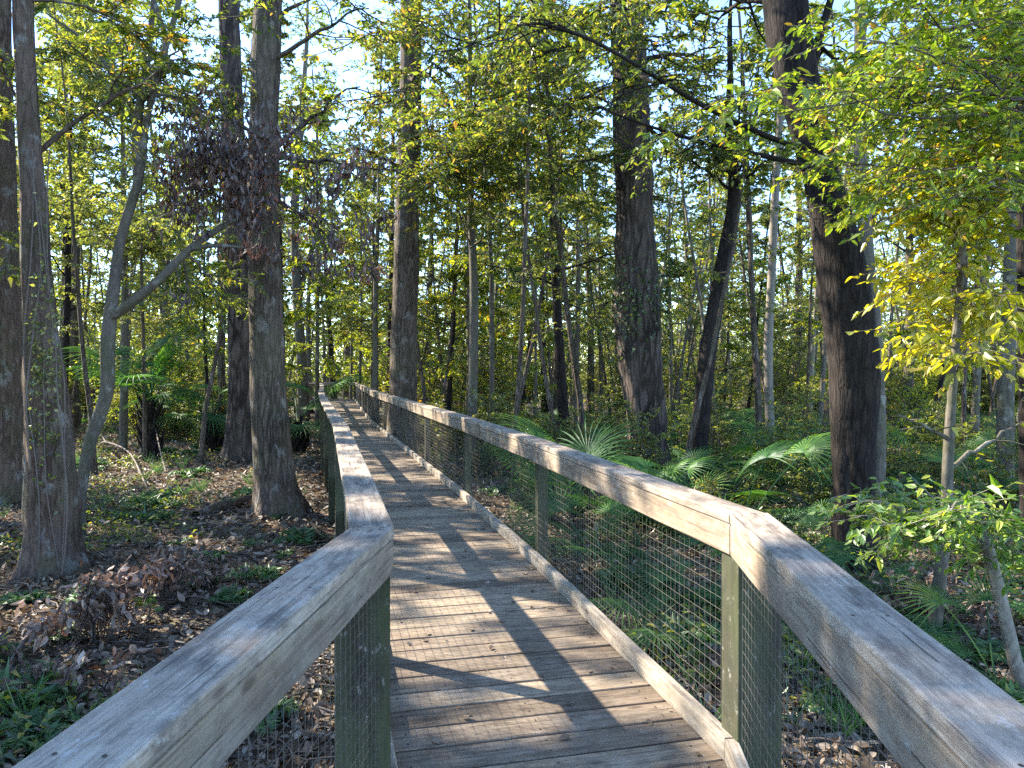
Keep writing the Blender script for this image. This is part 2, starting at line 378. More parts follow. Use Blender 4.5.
def lerp2(a, b, f): return a + (b - a) * f
def railing(poly, side, label, nmax=9):
    t = empty('boardwalk_railing', (0, 0, 0)); mark(t, label, 'railing')
    E = {o: offset(poly, o, side) for o in (0, .003, .041, .162, .046, .049, .117, -.014, .038)}
    n = len(poly)
    for i in range(n - 1):
        a, b = E[0][i], E[0][i + 1]; L = (b - a).length; m = max(1, round(L / 4.2)) if i > 2 else 1
        for k in range(m):
            f0, f1 = k / m, (k + 1) / m; g = .0055 / L
            f0 += g; f1 -= g
            board('cap_board', lerp2(E[0][i], E[0][i + 1], f0), lerp2(E[0][i], E[0][i + 1], f1), lerp2(E[.162][i], E[.162][i + 1], f0), lerp2(E[.162][i], E[.162][i + 1], f1), RAILTOP - .045, RAILTOP + U(-.004, .002), M['cap'], t, .008)
            board('face_board', lerp2(E[.003][i], E[.003][i + 1], f0), lerp2(E[.003][i], E[.003][i + 1], f1), lerp2(E[.041][i], E[.041][i + 1], f0), lerp2(E[.041][i], E[.041][i + 1], f1), RAILTOP - .172, RAILTOP - .0475, M['face'], t, .004)
            S_ = []; fS = []
            if i < 5:
                for q in range(max(2, int(L / m / .61)) + 1):
                    for w_ in (.25, .75):
                        fq = f0 + (f1 - f0) * min(.97, max(.03, (q + .1) / max(2, int(L / m / .61)))); pa = lerp2(E[0][i], E[0][i + 1], fq); pb = lerp2(E[.162][i], E[.162][i + 1], fq); c_ = lerp2(pa, pb, w_ + U(-.03, .03)); b_ = len(S_)
                        S_ += [(c_.x + .0045 * math.cos(u_ * 1.047), c_.y + .0045 * math.sin(u_ * 1.047), RAILTOP + .0025) for u_ in range(6)]; fS.append([b_ + u_ for u_ in range(6)])
                mS = mesh_np('screws', S_, [v_ for f_ in fS for v_ in f_], [6] * len(fS), M['screw']); oS = link('screws', mS, t); oS['kind'] = 'stuff'
        # kerb boards, shorter lengths
        m = max(1, round(L / 2.4))
        for k in range(m):
            f0, f1 = k / m + .003 / L, (k + 1) / m - .003 / L; w = U(-.004, .004)
            board('kerb_board', lerp2(E[-.014][i], E[-.014][i + 1], f0), lerp2(E[-.014][i], E[-.014][i + 1], f1), lerp2(E[.038][i], E[.038][i + 1], f0), lerp2(E[.038][i], E[.038][i + 1], f1), .004, .102 + w, M['toe'], t, .005)
        # wire mesh
        T = Tubes(); a, b = E[.046][i], E[.046][i + 1]; d = (b - a).normalized(); nw = int(L / .05)
        zs = np.arange(-.02, RAILTOP - .06, .05)
        for z in zs:
            K = max(2, int(L / .5)); pts = []
            for q in range(K + 1):
                p = lerp2(a, b, q / K); pts.append((p.x, p.y, z + U(-.0025, .0025)))
            T.add(pts, [.00115] * len(pts), 3)
        for q in range(1, nw):
            p = lerp2(a, b, q / nw); T.add([(p.x, p.y, -.03), (p.x + U(-.002, .002), p.y, .45), (p.x, p.y, RAILTOP - .06)], [.00115] * 3, 3)
        link('wire_mesh', T.mesh('wire_mesh', M['wire']), t)
    # posts
    def p_at(pt, i, sx, sy, sh=0):
        a, b = E[0][i], E[0][i + 1]; d = (b - a).normalized(); out = Vector((d.y, -d.x)) * side
        ang = math.atan2(d.y, d.x); c = pt + out * (.049 + sx / 2) + d * sh
        g = gh(c.x, c.y) - .35
        post(t, c, ang + math.pi / 2, sy, sx, g, RAILTOP - .0475)
    for i in range(n - 1):
        a, b = E[0][i], E[0][i + 1]; L = (b - a).length; m = max(1, round(L / 3.2)) if i > 0 else 2
        for k in range(0 if i else 1, m):
            f = k / m
            big = i in (1, 2) and k == 0 if False else (i == 2 and k == 0)
            if big:
                p_at(a, i, .14, .20, .03)
            else: p_at(lerp2(a, b, f), i, .09, .09, .05)
    return t
rail_r = railing(RP, 1, 'weathered grey railing along the right-hand edge, longest lit run with big corner joint')
rail_l = railing(LP, -1, 'weathered grey railing along the left-hand edge, elbowing sharply near the big trunk')

def build_deck():
    Ro, Lo = offset(RP, .043, 1), offset(LP, .043, -1)
    C = [(Vector(a) + Vector(b)) / 2 for a, b in zip(RP, LP)]
    seg = [(C[i + 1] - C[i]).length for i in range(len(C) - 1)]; cum = np.concatenate([[0], np.cumsum(seg)])
    def cpos(s):
        i = min(len(seg) - 1, max(0, int(np.searchsorted(cum, s) - 1))); return lerp2(C[i], C[i + 1], (s - cum[i]) / seg[i])
    # direction keyed by s with smooth blends
    mainang = math.atan2(.97, -.245)
    keys = [(0, math.atan2(1, .1)), (cum[2] - 2.2, math.atan2(1, .1)), (cum[2] - .4, math.atan2(.97, -.228)), (cum[4], math.atan2(.97, -.25)),
            (cum[6], math.atan2(.97, -.262)), (cum[8] - 1.2, math.atan2(.97, -.235)), (cum[8] + 1.2, math.atan2(2.6, -7)), (cum[9], math.atan2(2.6, -7))]
    def cang(s): return float(np.interp(s, [k[0] for k in keys], [k[1] for k in keys]))
    def hit(poly, c, n):
        best = None
        for i in range(len(poly) - 1):
            a, b = poly[i], poly[i + 1]; d = b - a
            if i == 0: a = a - d
            if i == len(poly) - 2: b = b + d
            d = b - a; det = n.x * d.y - n.y * d.x
            if abs(det) < 1e-6: continue
            w = a - c; tt = (w.x * d.y - w.y * d.x) / det; uu = (w.x * n.y - w.y * n.x) / det
            if -.001 <= uu <= 1.001 and tt > 0 and (best is None or tt < best): best = tt
        return c + n * (best if best else .8)
    V = []; fl = []; sz = []; uv = []; rn = []; mi = []
    pitch = .187; s = .1; k = 0
    while s < cum[-1] - .3:
        pts = []
        for q in (s, s + pitch - .013):
            c = cpos(q); a = cang(q); n = Vector((math.sin(a), -math.cos(a)))
            pts.append((hit(Lo, c, -n), hit(Ro, c, n)))
        (l0, r0), (l1, r1) = pts; dz = [U(-.003, .003) for _ in range(2)]; bv = .004; rv = random.random(); uo = U(0, 50); vo_ = U(0, 50)
        l0 = l0 + (l0 - r0).normalized() * U(-.01, .0); r0 = r0 + (r0 - l0).normalized() * U(-.008, 0)
        nx = 6; base = len(V); rows = []
        for i in range(nx + 1):
            f = i / nx; A = lerp2(l0, r0, f); B = lerp2(l1, r1, f); z = dz[0] * (1 - f) + dz[1] * f; e = (B - A).normalized() * bv
            for (p, zz) in ((A, -.038), (A, z - bv), (A + e, z), (A + (B - A) * .5, z - .0012), (B - e, z), (B, z - bv), (B, -.038)):
                V.append((p.x, p.y, zz))
        K = 7; L = (r0 - l0).length
        vv = [-.04, 0, .004, .093, .18, .187, .22]
        for i in range(nx):
            for j in range(K - 1):
                fl += [base + i * K + j, base + (i + 1) * K + j, base + (i + 1) * K + j + 1, base + i * K + j + 1]; sz.append(4); rn.append(rv); mi.append(0)
                for (ii, jj) in ((i, j), (i + 1, j), (i + 1, j + 1), (i, j + 1)): uv.append((uo + ii / nx * L, vo_ + vv[jj]))
        for e_ in (0, nx):
            idx = [base + e_ * K + j for j in range(K)]; fl += idx if e_ else idx[::-1]; sz.append(K); rn.append(rv); mi.append(0)
            uv += [(uo, vo_)] * K
        if s < 14:
            for f in (.09, .5, .91):
                for g in (.25, .75):
                    c = lerp2(lerp2(l0, r0, f + U(-.006, .006)), lerp2(l1, r1, f), g); zt = max(dz) + .0012; b0 = len(V)
                    for q in range(6): V.append((c.x + .0055 * math.cos(q * 1.047), c.y + .0055 * math.sin(q * 1.047), zt))
                    fl += [b0 + q for q in range(6)]; sz.append(6); rn.append(0); mi.append(1); uv += [(0, 0)] * 6
        s += pitch + U(-.002, .003); k += 1
    me = mesh_np('boardwalk', V, fl, sz, M['deck'], rnd=rn, uv=uv); me.materials.append(M['screw'])
    me.polygons.foreach_set('material_index', np.array(mi, np.int32))
    deck = mark(link('boardwalk', me), 'plank boardwalk deck running off between its two railings', kind='structure')
    for (pp, sd_) in ((RP, 1), (LP, -1)):
        for off0 in (.002, -.55):
            A, B = offset(pp, off0, sd_), offset(pp, off0 + .038, sd_)
            for i in range(len(pp) - 1): board('joist', A[i], A[i + 1], B[i], B[i + 1], -.235, -.041, M['post'], deck, .003)
build_deck()

# ------------------------------------------------------------------ vegetation generators
def rot_about(v, axis, a):
    return Vector(v) @ __import__('mathutils').Matrix.Rotation(-a, 3, Vector(axis))
def twig_leaves(lv, pts, n, L, asp=.45, droop=.25, start=.1, ncl=1):
    """alternate leaves in a flat spray along a twig polyline"""
    P = np.array([tuple(p) for p in pts]); m = len(P) - 1
    t = np.linspace(start, 1, n) * m; i = np.minimum(t.astype(int), m - 1); f = (t - i)[:, None]
    p = P[i] * (1 - f) + P[i + 1] * f; T = unit(P[i + 1] - P[i])
    up = np.array((0, 0, 1.)); side = unit(np.cross(T, up) + 1e-4)
    sg = np.where(np.arange(n) % 2 == 0, 1, -1)[:, None]
    d = side * sg * (.7 + rng.random((n, 1)) * .5) + T * (.5 + rng.random((n, 1)) * .5) + rng.normal(0, .22, (n, 3)); d[:, 2] -= droop * rng.random(n) * 1.6
    nr = up + rng.normal(0, .38, (n, 3))
    LL = L * np.clip(rng.lognormal(-.12, .33, n), .35, 1.6)
    lv.add(p + rng.normal(0, .01, (n, 3)), d, nr, LL, LL * asp)
def limb(tb, lv, a, dirv, length, r, rnd, leafL, nleaf, depth=2, droop=.1, wig=.18, nsub=6, sides=5, leafy=.3, asp=.45, plane=.35):
    a = Vector(a); d = Vector(dirv).normalized(); n = max(3, int(5 * min(1.5, length)) + 2) if depth == 0 else 6
    pts = [a]; seg = length / n
    for i in range(n):
        d = (d + Vector((rnd.gauss(0, wig), rnd.gauss(0, wig), rnd.gauss(0, wig * .6) - droop * .25))).normalized(); pts.append(pts[-1] + d * seg)
    tb.add(pts, [r * (1 - .75 * i / n) + .0015 for i in range(n + 1)], sides if depth else 3)
    if depth == 0:
        twig_leaves(lv, pts, nleaf, leafL, asp, .25 + droop); return pts
    for k in range(nsub):
        f = leafy + (1 - leafy) * (k + rnd.random() * .7) / nsub; x = min(n - 1e-3, f * n); i = int(x)
        p = pts[i].lerp(pts[i + 1], x - i); T = (pts[i + 1] - pts[i]).normalized()
        side = T.cross(Vector((0, 0, 1))); side = side.normalized() if side.length > .05 else Vector((rnd.gauss(0, 1), rnd.gauss(0, 1), 0)).normalized()
        sg = 1 if k % 2 else -1
        dd = T * .6 + side * sg * rnd.uniform(.5, 1.0) + Vector((0, 0, rnd.gauss(.05, plane)))
        limb(tb, lv, p, dd, length * (1 - f * .55) * rnd.uniform(.4, .6), r * .45, rnd, leafL, nleaf, depth - 1, droop, wig, max(3, nsub - 2), 4, .15, asp, plane)
    return pts

def gen_tree(seed, H, r, lo, spread, nl, leafL, nleaf, bark, leaf, droop=.1, lean=.03, sub=(7, 2)):
    rnd = random.Random(seed); tr = Tubes(); tb = Tubes(); lv = Leaves()
    pts = []; x = y = 0; dx, dy = rnd.gauss(0, lean), rnd.gauss(0, lean); n = 14
    for i in range(n + 1):
        pts.append(Vector((x, y, -.25 + (H + .25) * i / n))); dx += rnd.gauss(0, lean * .5); dy += rnd.gauss(0, lean * .5); x += dx * H / n; y += dy * H / n
    tr.add(pts, [max(.012, r * (1 - .82 * (i / n)) * (1.35 if i == 0 else 1.08 if i == 1 else 1)) for i in range(n + 1)], 9)
    for k in range(nl):
        f = lo + (1 - lo) * (k + rnd.random()) / nl; q = f * n; i = min(n - 1, int(q)); p = pts[i].lerp(pts[i + 1], q - i)
        a = k * 2.4 + rnd.uniform(-.5, .5); rel = (f - lo) / (1 - lo); el = .35 + rel * .7 + rnd.gauss(0, .3)
        L = spread * (1 - rel * .55) * rnd.uniform(.6, 1.2)
        limb(tb, lv, p, (math.cos(a) * math.cos(el), math.sin(a) * math.cos(el), math.sin(el)), L, r * .2 * (1 - rel * .6) + .004, rnd, leafL, nleaf, 2, droop, .24, sub[0], 5, .2)
    for ch in (tr,): pass
    return tr.mesh('trunk', bark), tb.mesh('branches', bark), lv.mesh('crown', leaf), lv.count()

def make_variant(name, spec, label, cat, group):
    tm, bm_, cm, cnt = spec
    t = empty(name); mark(t, label, cat, group)
    link('trunk', tm, t); link('branch', bm_, t); link('crown', cm, t); return t

used = set()
def place(proto, x, y, rz, sc=1, label=None, group=None, tilt=0):
    o = proto if proto.name not in used else copy_tree(proto)
    used.add(proto.name)
    o.location = (x, y, gh(x, y) - .05); o.rotation_euler = (tilt * math.cos(rz * 3), tilt * math.sin(rz * 5), rz); o.scale = (sc,) * 3
    if label: o['label'] = label
    if group: o['group'] = group
    return o

# ---- named trunks traced as (px, py, width px) at a depth, then real 3D
def smooth_path(P, rad, n):
    P = [Vector(p) for p in P]; out = []; rr = []
    m = len(P) - 1
    for i in range(n + 1):
        x = i / n * m; k = min(m - 1, int(x)); f = x - k
        p0 = P[max(0, k - 1)]; p1 = P[k]; p2 = P[k + 1]; p3 = P[min(m, k + 2)]
        out.append(0.5 * ((2 * p1) + (p2 - p0) * f + (2 * p0 - 5 * p1 + 4 * p2 - p3) * f * f + (3 * p1 - p0 - 3 * p2 + p3) * f ** 3))
        rr.append(rad[k] * (1 - f) + rad[k + 1] * f)
    return out, rr
def big_tree(name, label, cat, d, trace, bark, top=18, sides=28, wob=.10, flute=.06, seed=1, crown=None, dlean=0, flare=1.35, leaf='leaf', n=46, leafL=.09):
    """trace from the base up; continues above the frame to a real tree top"""
    px, py, w = trace[0]
    P = []; Rr = []
    for i, (px, py, w) in enumerate(trace):
        dd = d + dlean * i; p = at(px, py, dd); P.append(p); Rr.append(w / 2 / F * dd)
    b = P[0].copy(); g = gh(b.x, b.y); P[0].z = g + .02
    dirb = (P[0] - P[1]).normalized()
    P = [P[0] + Vector((0, 0, -.35))] + P; Rr = [Rr[0] * flare] + Rr
    dtop = (P[-1] - P[-2]).normalized(); dtop = (dtop * .5 + Vector((0, 0, .7))).normalized()
    hh = top - P[-1].z
    if hh > .5:
        for f in (.33, .66, 1): P.append(P[-1] + dtop * hh * .33 + Vector((U(-.1, .1), U(-.1, .1), 0))); Rr.append(Rr[-1] * (.75 if f < 1 else .35))
    pts, rr = smooth_path(P, Rr, n)
    t = empty(name, (b.x, b.y, g)); mark(t, label, cat)
    T = Tubes(); T.add(pts, rr, sides, wob, True, flute, seed, g)
    link('trunk', T.mesh('trunk', bark, t.location), t)
    t['_'] = 0; del t['_']
    tb = Tubes(); lv = Leaves(); rnd = random.Random(seed * 13)
    if crown:
        lo, nl, spread = crown
        for k in range(nl):
            f = lo + .08 + (.92 - lo) * (k + rnd.random()) / nl; x = f * n; i = min(n - 1, int(x)); p = pts[i].lerp(pts[i + 1], x - i); a = k * 2.4 + rnd.random()
            el = .3 + rnd.gauss(0, .2)
            limb(tb, lv, p, (math.cos(a) * math.cos(el), math.sin(a) * math.cos(el), math.sin(el)), spread * rnd.uniform(.6, 1.2), rr[i] * .16, rnd, leafL * 1.3, 14, 2, .1, .22, 7, 5, .25)
    return t, pts, rr, tb, lv
def finish(t, tb, lv, bark, leaf):
    if tb.n: link('branch', tb.mesh('branches', bark, t.location), t)
    if lv.count(): link('crown', lv.mesh('crown', M[leaf], t.location), t)
def bough(tb, lv, A, B, r, L, nsub, leafL, nleaf, rnd, sag=.0, depth=1, asp=.45, drp=.15, start=.15):
    """a limb from A to B carrying side twigs with flat leaf sprays"""
    A, B = Vector(A), Vector(B); n = 9; pts = []
    for i in range(n + 1):
        f = i / n; p = A.lerp(B, f); p = p + Vector((rnd.gauss(0, .03), rnd.gauss(0, .05), rnd.gauss(0, .03) + sag * math.sin(f * math.pi))) * (A - B).length * .5; pts.append(p if 0 < i else A)
    tb.add(pts, [r * (1 - .8 * i / n) + .002 for i in range(n + 1)], 6)
    for k in range(nsub):
        f = start + (1 - start) * (k + rnd.random() * .8) / nsub; x = min(n - 1e-3, f * n); i = int(x); p = pts[i].lerp(pts[i + 1], x - i)
        T = (pts[i + 1] - pts[i]).normalized(); side = T.cross(Vector((0, 0, 1))).normalized(); sg = 1 if k % 2 else -1
        dd = T * rnd.uniform(.2, .9) + side * sg * rnd.uniform(.4, 1) + Vector((0, 0, rnd.gauss(-.05, .3)))
        limb(tb, lv, p, dd, L * rnd.uniform(.5, 1.1), r * .35, rnd, leafL, nleaf, depth, drp, .16, 6, 4, .12, asp)
    return pts

# ------------------------------------------------------------------ named trees
rn1 = random.Random(5)
# left group
t, p, r_, tb, lv = big_tree('oak_tree', 'broad reddish-brown trunk with pale climbing vines, nearest on the left', 'tree', 8.2,
    [(53, 582, 62), (51, 540, 52), (50, 460, 46), (45, 380, 41), (40, 320, 31), (35, 200, 24), (30, 100, 19), (27, 0, 18)], M['bark_old'], 15, wob=.2, flute=.07, n=70, seed=2, crown=(.62, 9, 3.0))
for (px0, py0, px1, py1) in ((92, 150, 190, 62), (40, 160, 5, 60)):
    bough(tb, lv, at(37, 156, 8.3), at(px1, py1, 8.6), .03, .9, 9, .07, 9, rn1, .12)
finish(t, tb, lv, M['bark_old'], 'leaf')
V_ = Tubes()
vp, _ = smooth_path([at(60, 575, 7.85), at(66, 520, 7.83), at(63, 450, 7.86), at(58, 400, 7.88), at(54, 330, 7.95), at(40, 200, 8.0)], [.01] * 6, 30)
V_.add([q + Vector((math.sin(i * .9) * .006, 0, 0)) for i, q in enumerate(vp)], [.011 - .0002 * i for i in range(31)], 6)
vp, _ = smooth_path([at(30, 470, 7.9), at(26, 400, 7.9), at(34, 330, 7.93), at(42, 260, 8.0), at(35, 180, 8.05)], [.01] * 5, 24)
V_.add(vp, [.009] * 25, 6)
for k_ in range(3):
    x0 = (34, 52, 68)[k_]; pts_ = [at(x0 + U(-5, 5) - (560 - y_) * .045 * (1 if x0 > 40 else .4), y_, 8.2 - .3 + (560 - y_) * .0004) for y_ in (570, 500, 430, 360, 290, 220, 150)]
    vp, _ = smooth_path(pts_, [.01] * 7, 40); V_.add([q + Vector((math.sin(i * .21 + k_ * 2) * .05, math.cos(i * .4) * .01, 0)) for i, q in enumerate(vp)], [U(.006, .010)] * 41, 5)
ivl = Leaves(); k_ = 260; c_ = [at(46 + U(-16, 16), 360 + rng.normal(0, 55), 7.95) for _ in range(k_)]
ivl.add(np.array([tuple(q) for q in c_]), rng.normal(0, 1, (k_, 3)) + np.array((0, -.5, -.4)), np.array((0, -1, .5)) + rng.normal(0, .4, (k_, 3)), .06, .035)
link('climbing_leaf', ivl.mesh('climbing_leaf', M['leaf_far'], t.location), t)['kind'] = 'stuff'
link('vine', V_.mesh('vine', M['vine'], t.location), t)

t, p, r_, tb, lv = big_tree('oak_tree', 'wide grey-brown trunk at the very edge behind the vine-clad oak', 'tree', 12.5,
    [(8, 500, 54), (6, 440, 46), (6, 380, 42), (4, 250, 30), (4, 120, 22), (5, 0, 18)], M['bark_old'], 16, seed=3, crown=(.6, 8, 3))
finish(t, tb, lv, M['bark_old'], 'leaf')

# forked crooked tree
t, p, r_, tb, lv = big_tree('crooked_tree', 'thin crooked tree forking beside the vine-clad oak', 'tree', 10,
    [(77, 536, 13), (80, 490, 11), (90, 440, 12), (106, 395, 13), (108, 345, 15), (113, 300, 13), (122, 240, 10), (140, 180, 9), (149, 120, 7), (165, 60, 6), (185, -10, 5)], M['bark_grey'], 9, sides=12, wob=.15, flute=.03, seed=4)
T3 = Tubes()
q, rr = smooth_path([at(110, 318, 10), at(128, 306, 9.9), at(160, 280, 9.8), at(190, 250, 9.9), at(225, 226, 10.2), at(240, 219, 10.4)], [.07, .07, .06, .05, .035, .02], 20); T3.add(q, rr, 8, .1)
q, rr = smooth_path([at(190, 250, 9.9), at(215, 246, 9.8), at(245, 248, 9.7)], [.035, .03, .015], 8); T3.add(q, rr, 6)
q, rr = smooth_path([at(140, 176, 10), at(139, 130, 10), at(150, 60, 10.2), at(158, -10, 10.4)], [.07, .06, .045, .03], 12); T3.add(q, rr, 8, .1)
q, rr = smooth_path([at(165, 78, 10), at(168, 40, 10.1), at(160, 15, 10.2), at(150, -30, 10.2)], [.05, .04, .03, .02], 8); T3.add(q, rr, 6)
q, rr = smooth_path([at(140, 130, 10), at(118, 85, 10.2), at(96, 50, 10.4), at(50, 16, 10.6)], [.04, .03, .022, .012], 10); T3.add(q, rr, 6)
link('fork', T3.mesh('fork', M['bark_grey'], t.location), t)
for B_ in ((60, 40), (200, 20), (100, -20), (225, 90), (90, 120), (235, 300), (190, 330)):
    bough(tb, lv, at(150, 100, 10) if B_[1] < 200 else at(185, 255, 9.9), at(B_[0], B_[1], 10 + rn1.uniform(-1.5, 1.5)), .02, .9, 9, .08, 14, rn1)
finish(t, tb, lv, M['bark_grey'], 'leaf')

t, p, r_, tb, lv = big_tree('pine_tree', 'dark scaly trunk standing directly behind the smooth brown trunk by the rail', 'tree', 18.2,
    [(238, 462, 38), (241, 430, 31), (242, 380, 28), (241, 280, 26), (237, 180, 23), (233, 90, 21), (231, 0, 20)], M['pine'], 20, seed=5, crown=(.62, 8, 3))
finish(t, tb, lv, M['bark_dark'], 'leaf')
t, p, r_, tb, lv = big_tree('hardwood_tree', 'stout smooth brown trunk with flared foot beside the left railing', 'tree', 11.3,
    [(278, 524, 54), (275, 490, 42), (271, 440, 37), (268, 380, 34), (266, 300, 32), (264, 200, 30), (266, 100, 28), (270, 0, 27)], M['bark_left'], 19, seed=6, wob=.08, flute=.02, crown=(.6, 9, 3.2))
for (x0, y0, x1, y1) in ((276, 150, 360, 85), (276, 160, 400, 175), (272, 140, 170, 100), (278, 60, 370, 10), (262, 150, 190, 170), (276, 200, 330, 240)):
    bough(tb, lv, at(x0, y0, 11.1), at(x1, y1, 10.6), .035, .9, 7, .07, 7, rn1, .05)
finish(t, tb, lv, M['bark_left'], 'leaf')
# dead brown leaf bunches hanging on the hardwood's limb
def dead_bunches(t, cs, d, size, nl, mat):
    lv = Leaves(); tb = Tubes()
    for (px, py, s_) in cs:
        c = at(px, py, d + U(-.7, .5)); k = int(nl * s_)
        base = np.array(tuple(c)) + rng.normal(0, 1, (k, 3)) * np.array((.17, .17, .15)) * s_
        dd = rng.normal(0, .35, (k, 3)); dd[:, 2] -= 1
        lv.add(base, dd, rng.normal(0, 1, (k, 3)), size * (.6 + .7 * rng.random(k)), size * .32)
        tb.add([c + Vector((U(-.3, .3), U(-.2, .2), .35)), c + Vector((0, 0, .1)), c - Vector((0, 0, .12))], [.008, .006, .004], 4)
    link('dead_leaf_bunch', lv.mesh('dead_leaf_bunch', mat, t.location), t)['kind'] = 'stuff'; link('dead_twig', tb.mesh('dead_twig', M['twig'], t.location), t)
cs = []
rb = random.Random(11)
for k in range(78): cs.append((rb.gauss(232, 32), rb.gauss(172, 34), rb.uniform(.5, 1.0)))
for k in range(18): cs.append((rb.uniform(155, 215), rb.uniform(105, 245), rb.uniform(.4, .8)))
for k in range(32): cs.append((rb.uniform(275, 390), rb.uniform(150, 275), rb.uniform(.3, .65)))
dead_bunches(t, cs, 10.3, .135, 36, M['dead_dark'])

t, p, r_, tb, lv = big_tree('slender_tree', 'slim forked trunk just left of where the boardwalk vanishes', 'tree', 34,
    [(303, 424, 14), (303, 396, 12), (301, 350, 10), (298, 300, 10), (296, 250, 9), (296, 195, 8), (300, 150, 7)], M['bark_grey'], 19, sides=12, wob=.08, flute=0, seed=7, crown=(.55, 12, 3.5), leafL=.12)
q, rr = smooth_path([at(300, 300, 34), at(306, 270, 34), at(316, 235, 34), at(318, 190, 34)], [.12, .12, .1, .05], 10); tb.add(q, rr, 7)
finish(t, tb, lv, M['bark_grey'], 'leaf')
t, p, r_, tb, lv = big_tree('pine_tree', 'straight dark trunk rising behind the railing where it narrows', 'tree', 18.5,
    [(401, 440, 32), (403, 395, 29), (404, 340, 27), (406, 280, 26), (408, 200, 25), (411, 110, 23), (412, 0, 21)], M['bark_left'], 20, seed=8, wob=.06, crown=(.62, 9, 3))
for (x1, y1) in ((370, 30), (450, 60), (480, 120), (370, 90), (455, 165), (352, 150), (430, 20)):
    bough(tb, lv, at(410, y1 + 20, 18), at(x1, y1, 16 + rn1.uniform(-2, 2)), .05, 1.5, 9, .11, 14, rn1)
finish(t, tb, lv, M['bark_left'], 'leaf')
t, p, r_, tb, lv = big_tree('pine_tree', 'thick furrowed pine trunk rising behind the railing mid-picture', 'tree', 15.4,
    [(652, 482, 46), (650, 460, 41), (646, 420, 41), (640, 360, 46), (636, 312, 52), (637, 288, 46), (634, 220, 39), (631, 140, 38), (628, 60, 35), (625, 0, 34)], M['pine'], 22, sides=40, seed=9, wob=.14, flute=.08, crown=(.6, 9, 3.2), n=80)
for (x1, y1, dd) in ((560, 110, 12), (700, 100, 13), (540, 40, 11), (690, 30, 12), (600, 20, 11), (720, 150, 15), (570, 170, 14), (660, 60, 12.5), (520, 130, 14), (500, 70, 13)):
    bough(tb, lv, at(632, y1 - 20, 15.2), at(x1, y1, dd), .04, 1.2, 9, .10, 15, rn1, .08)
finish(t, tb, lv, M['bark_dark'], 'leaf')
iv = Leaves(); k = 420
a = rng.uniform(-2.9, .4, k); zc = rng.normal(0, 1, k)
ctr = [at(638, 300 + v * 24, 15.4) for v in zc]
P0 = np.array([tuple(c) for c in ctr]) + np.stack([np.cos(a) * .58, np.sin(a) * .58, np.zeros(k)], 1)
iv.add(P0, np.stack([np.cos(a) + rng.normal(0, .5, k), np.sin(a) + rng.normal(0, .5, k), -.6 * np.ones(k)], 1), np.stack([np.cos(a), np.sin(a), .5 * np.ones(k)], 1) + rng.normal(0, .3, (k, 3)), .11, .06)
link('climbing_leaf', iv.mesh('climbing_leaf', M['leaf_dark'], t.location), t)['kind'] = 'stuff'

t, p, r_, tb, lv = big_tree('leaning_tree', 'slim dark trunk bending to the right beside the thick furrowed pine', 'tree', 14.2,
    [(697, 480, 22), (699, 440, 18), (704, 390, 17), (711, 330, 17), (721, 270, 15), (731, 215, 13), (733, 175, 11), (728, 130, 9)], M['bark_dark'], 9, sides=16, wob=.14, seed=10, flute=.03)
for (x1, y1) in ((700, 110), (760, 100), (780, 150), (690, 160), (740, 60)):
    bough(tb, lv, at(731, 190, 14.2), at(x1, y1, 13 + rn1.uniform(-1, 1)), .03, 1.0, 9, .09, 14, rn1)
finish(t, tb, lv, M['bark_dark'], 'leaf')
t, p, r_, tb, lv = big_tree('slender_tree', 'thin pale straight pole-like trunk right of the bending dark trunk', 'tree', 17,
    [(771, 470, 10), (770, 420, 9), (768, 350, 9), (771, 280, 8), (773, 220, 8), (776, 160, 7), (780, 90, 6)], M['bark_pale'], 14, sides=12, wob=.1, flute=0, seed=11, crown=(.6, 10, 2.2))
finish(t, tb, lv, M['bark_pale'], 'leaf')
t, p, r_, tb, lv = big_tree('leaning_tree', 'massive dark trunk leaning left behind the near railing corner', 'tree', 8.3,
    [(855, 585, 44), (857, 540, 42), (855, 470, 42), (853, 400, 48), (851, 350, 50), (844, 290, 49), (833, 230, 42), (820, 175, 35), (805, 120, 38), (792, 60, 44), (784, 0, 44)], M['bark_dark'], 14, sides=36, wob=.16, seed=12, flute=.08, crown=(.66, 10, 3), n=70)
q, rr = smooth_path([at(808, 110, 8.3), at(812, 60, 8.2), at(826, 10, 8.1), at(840, -40, 8)], [.06, .05, .04, .03], 10); tb.add(q, rr, 7)
q, rr = smooth_path([at(810, 70, 8.2), at(798, 20, 8.1), at(790, -20, 8.1)], [.04, .035, .03], 8); tb.add(q, rr, 7)
# the dark arching limb that sweeps left across the top
q, rr = smooth_path([at(800, 150, 8.3), at(760, 135, 8.0), at(700, 106, 7.6), at(660, 82, 7.2), at(620, 58, 6.9), at(580, 38, 6.7), at(534, 26, 6.5), at(495, 38, 6.3), at(460, 52, 6.2)], [.034, .03, .026, .022, .019, .016, .013, .01, .007], 36); tb.add(q, rr, 7)
for k in range(20):
    f = .25 + .75 * k / 20; pz = q[int(f * 36)]
    limb(tb, lv, pz, (rn1.uniform(-1, .3), rn1.uniform(-.8, .8), rn1.uniform(-.4, .5)), rn1.uniform(.5, 1.1), .008, rn1, .065, 8, 1, .1, .16, 6, 4, .1)
q, rr = smooth_path([at(800, 165, 8.2), at(730, 150, 8.2), at(690, 140, 8.0), at(650, 128, 7.8), at(600, 110, 7.6)], [.03, .025, .02, .015, .008], 16); tb.add(q, rr, 6)
for k in range(10):
    limb(tb, lv, q[3 + k], (rn1.uniform(-1, .6), rn1.uniform(-1, .5), rn1.uniform(-.3, .4)), rn1.uniform(.4, .9), .008, rn1, .06, 8, 1, .1, .16, 6, 4, .1)
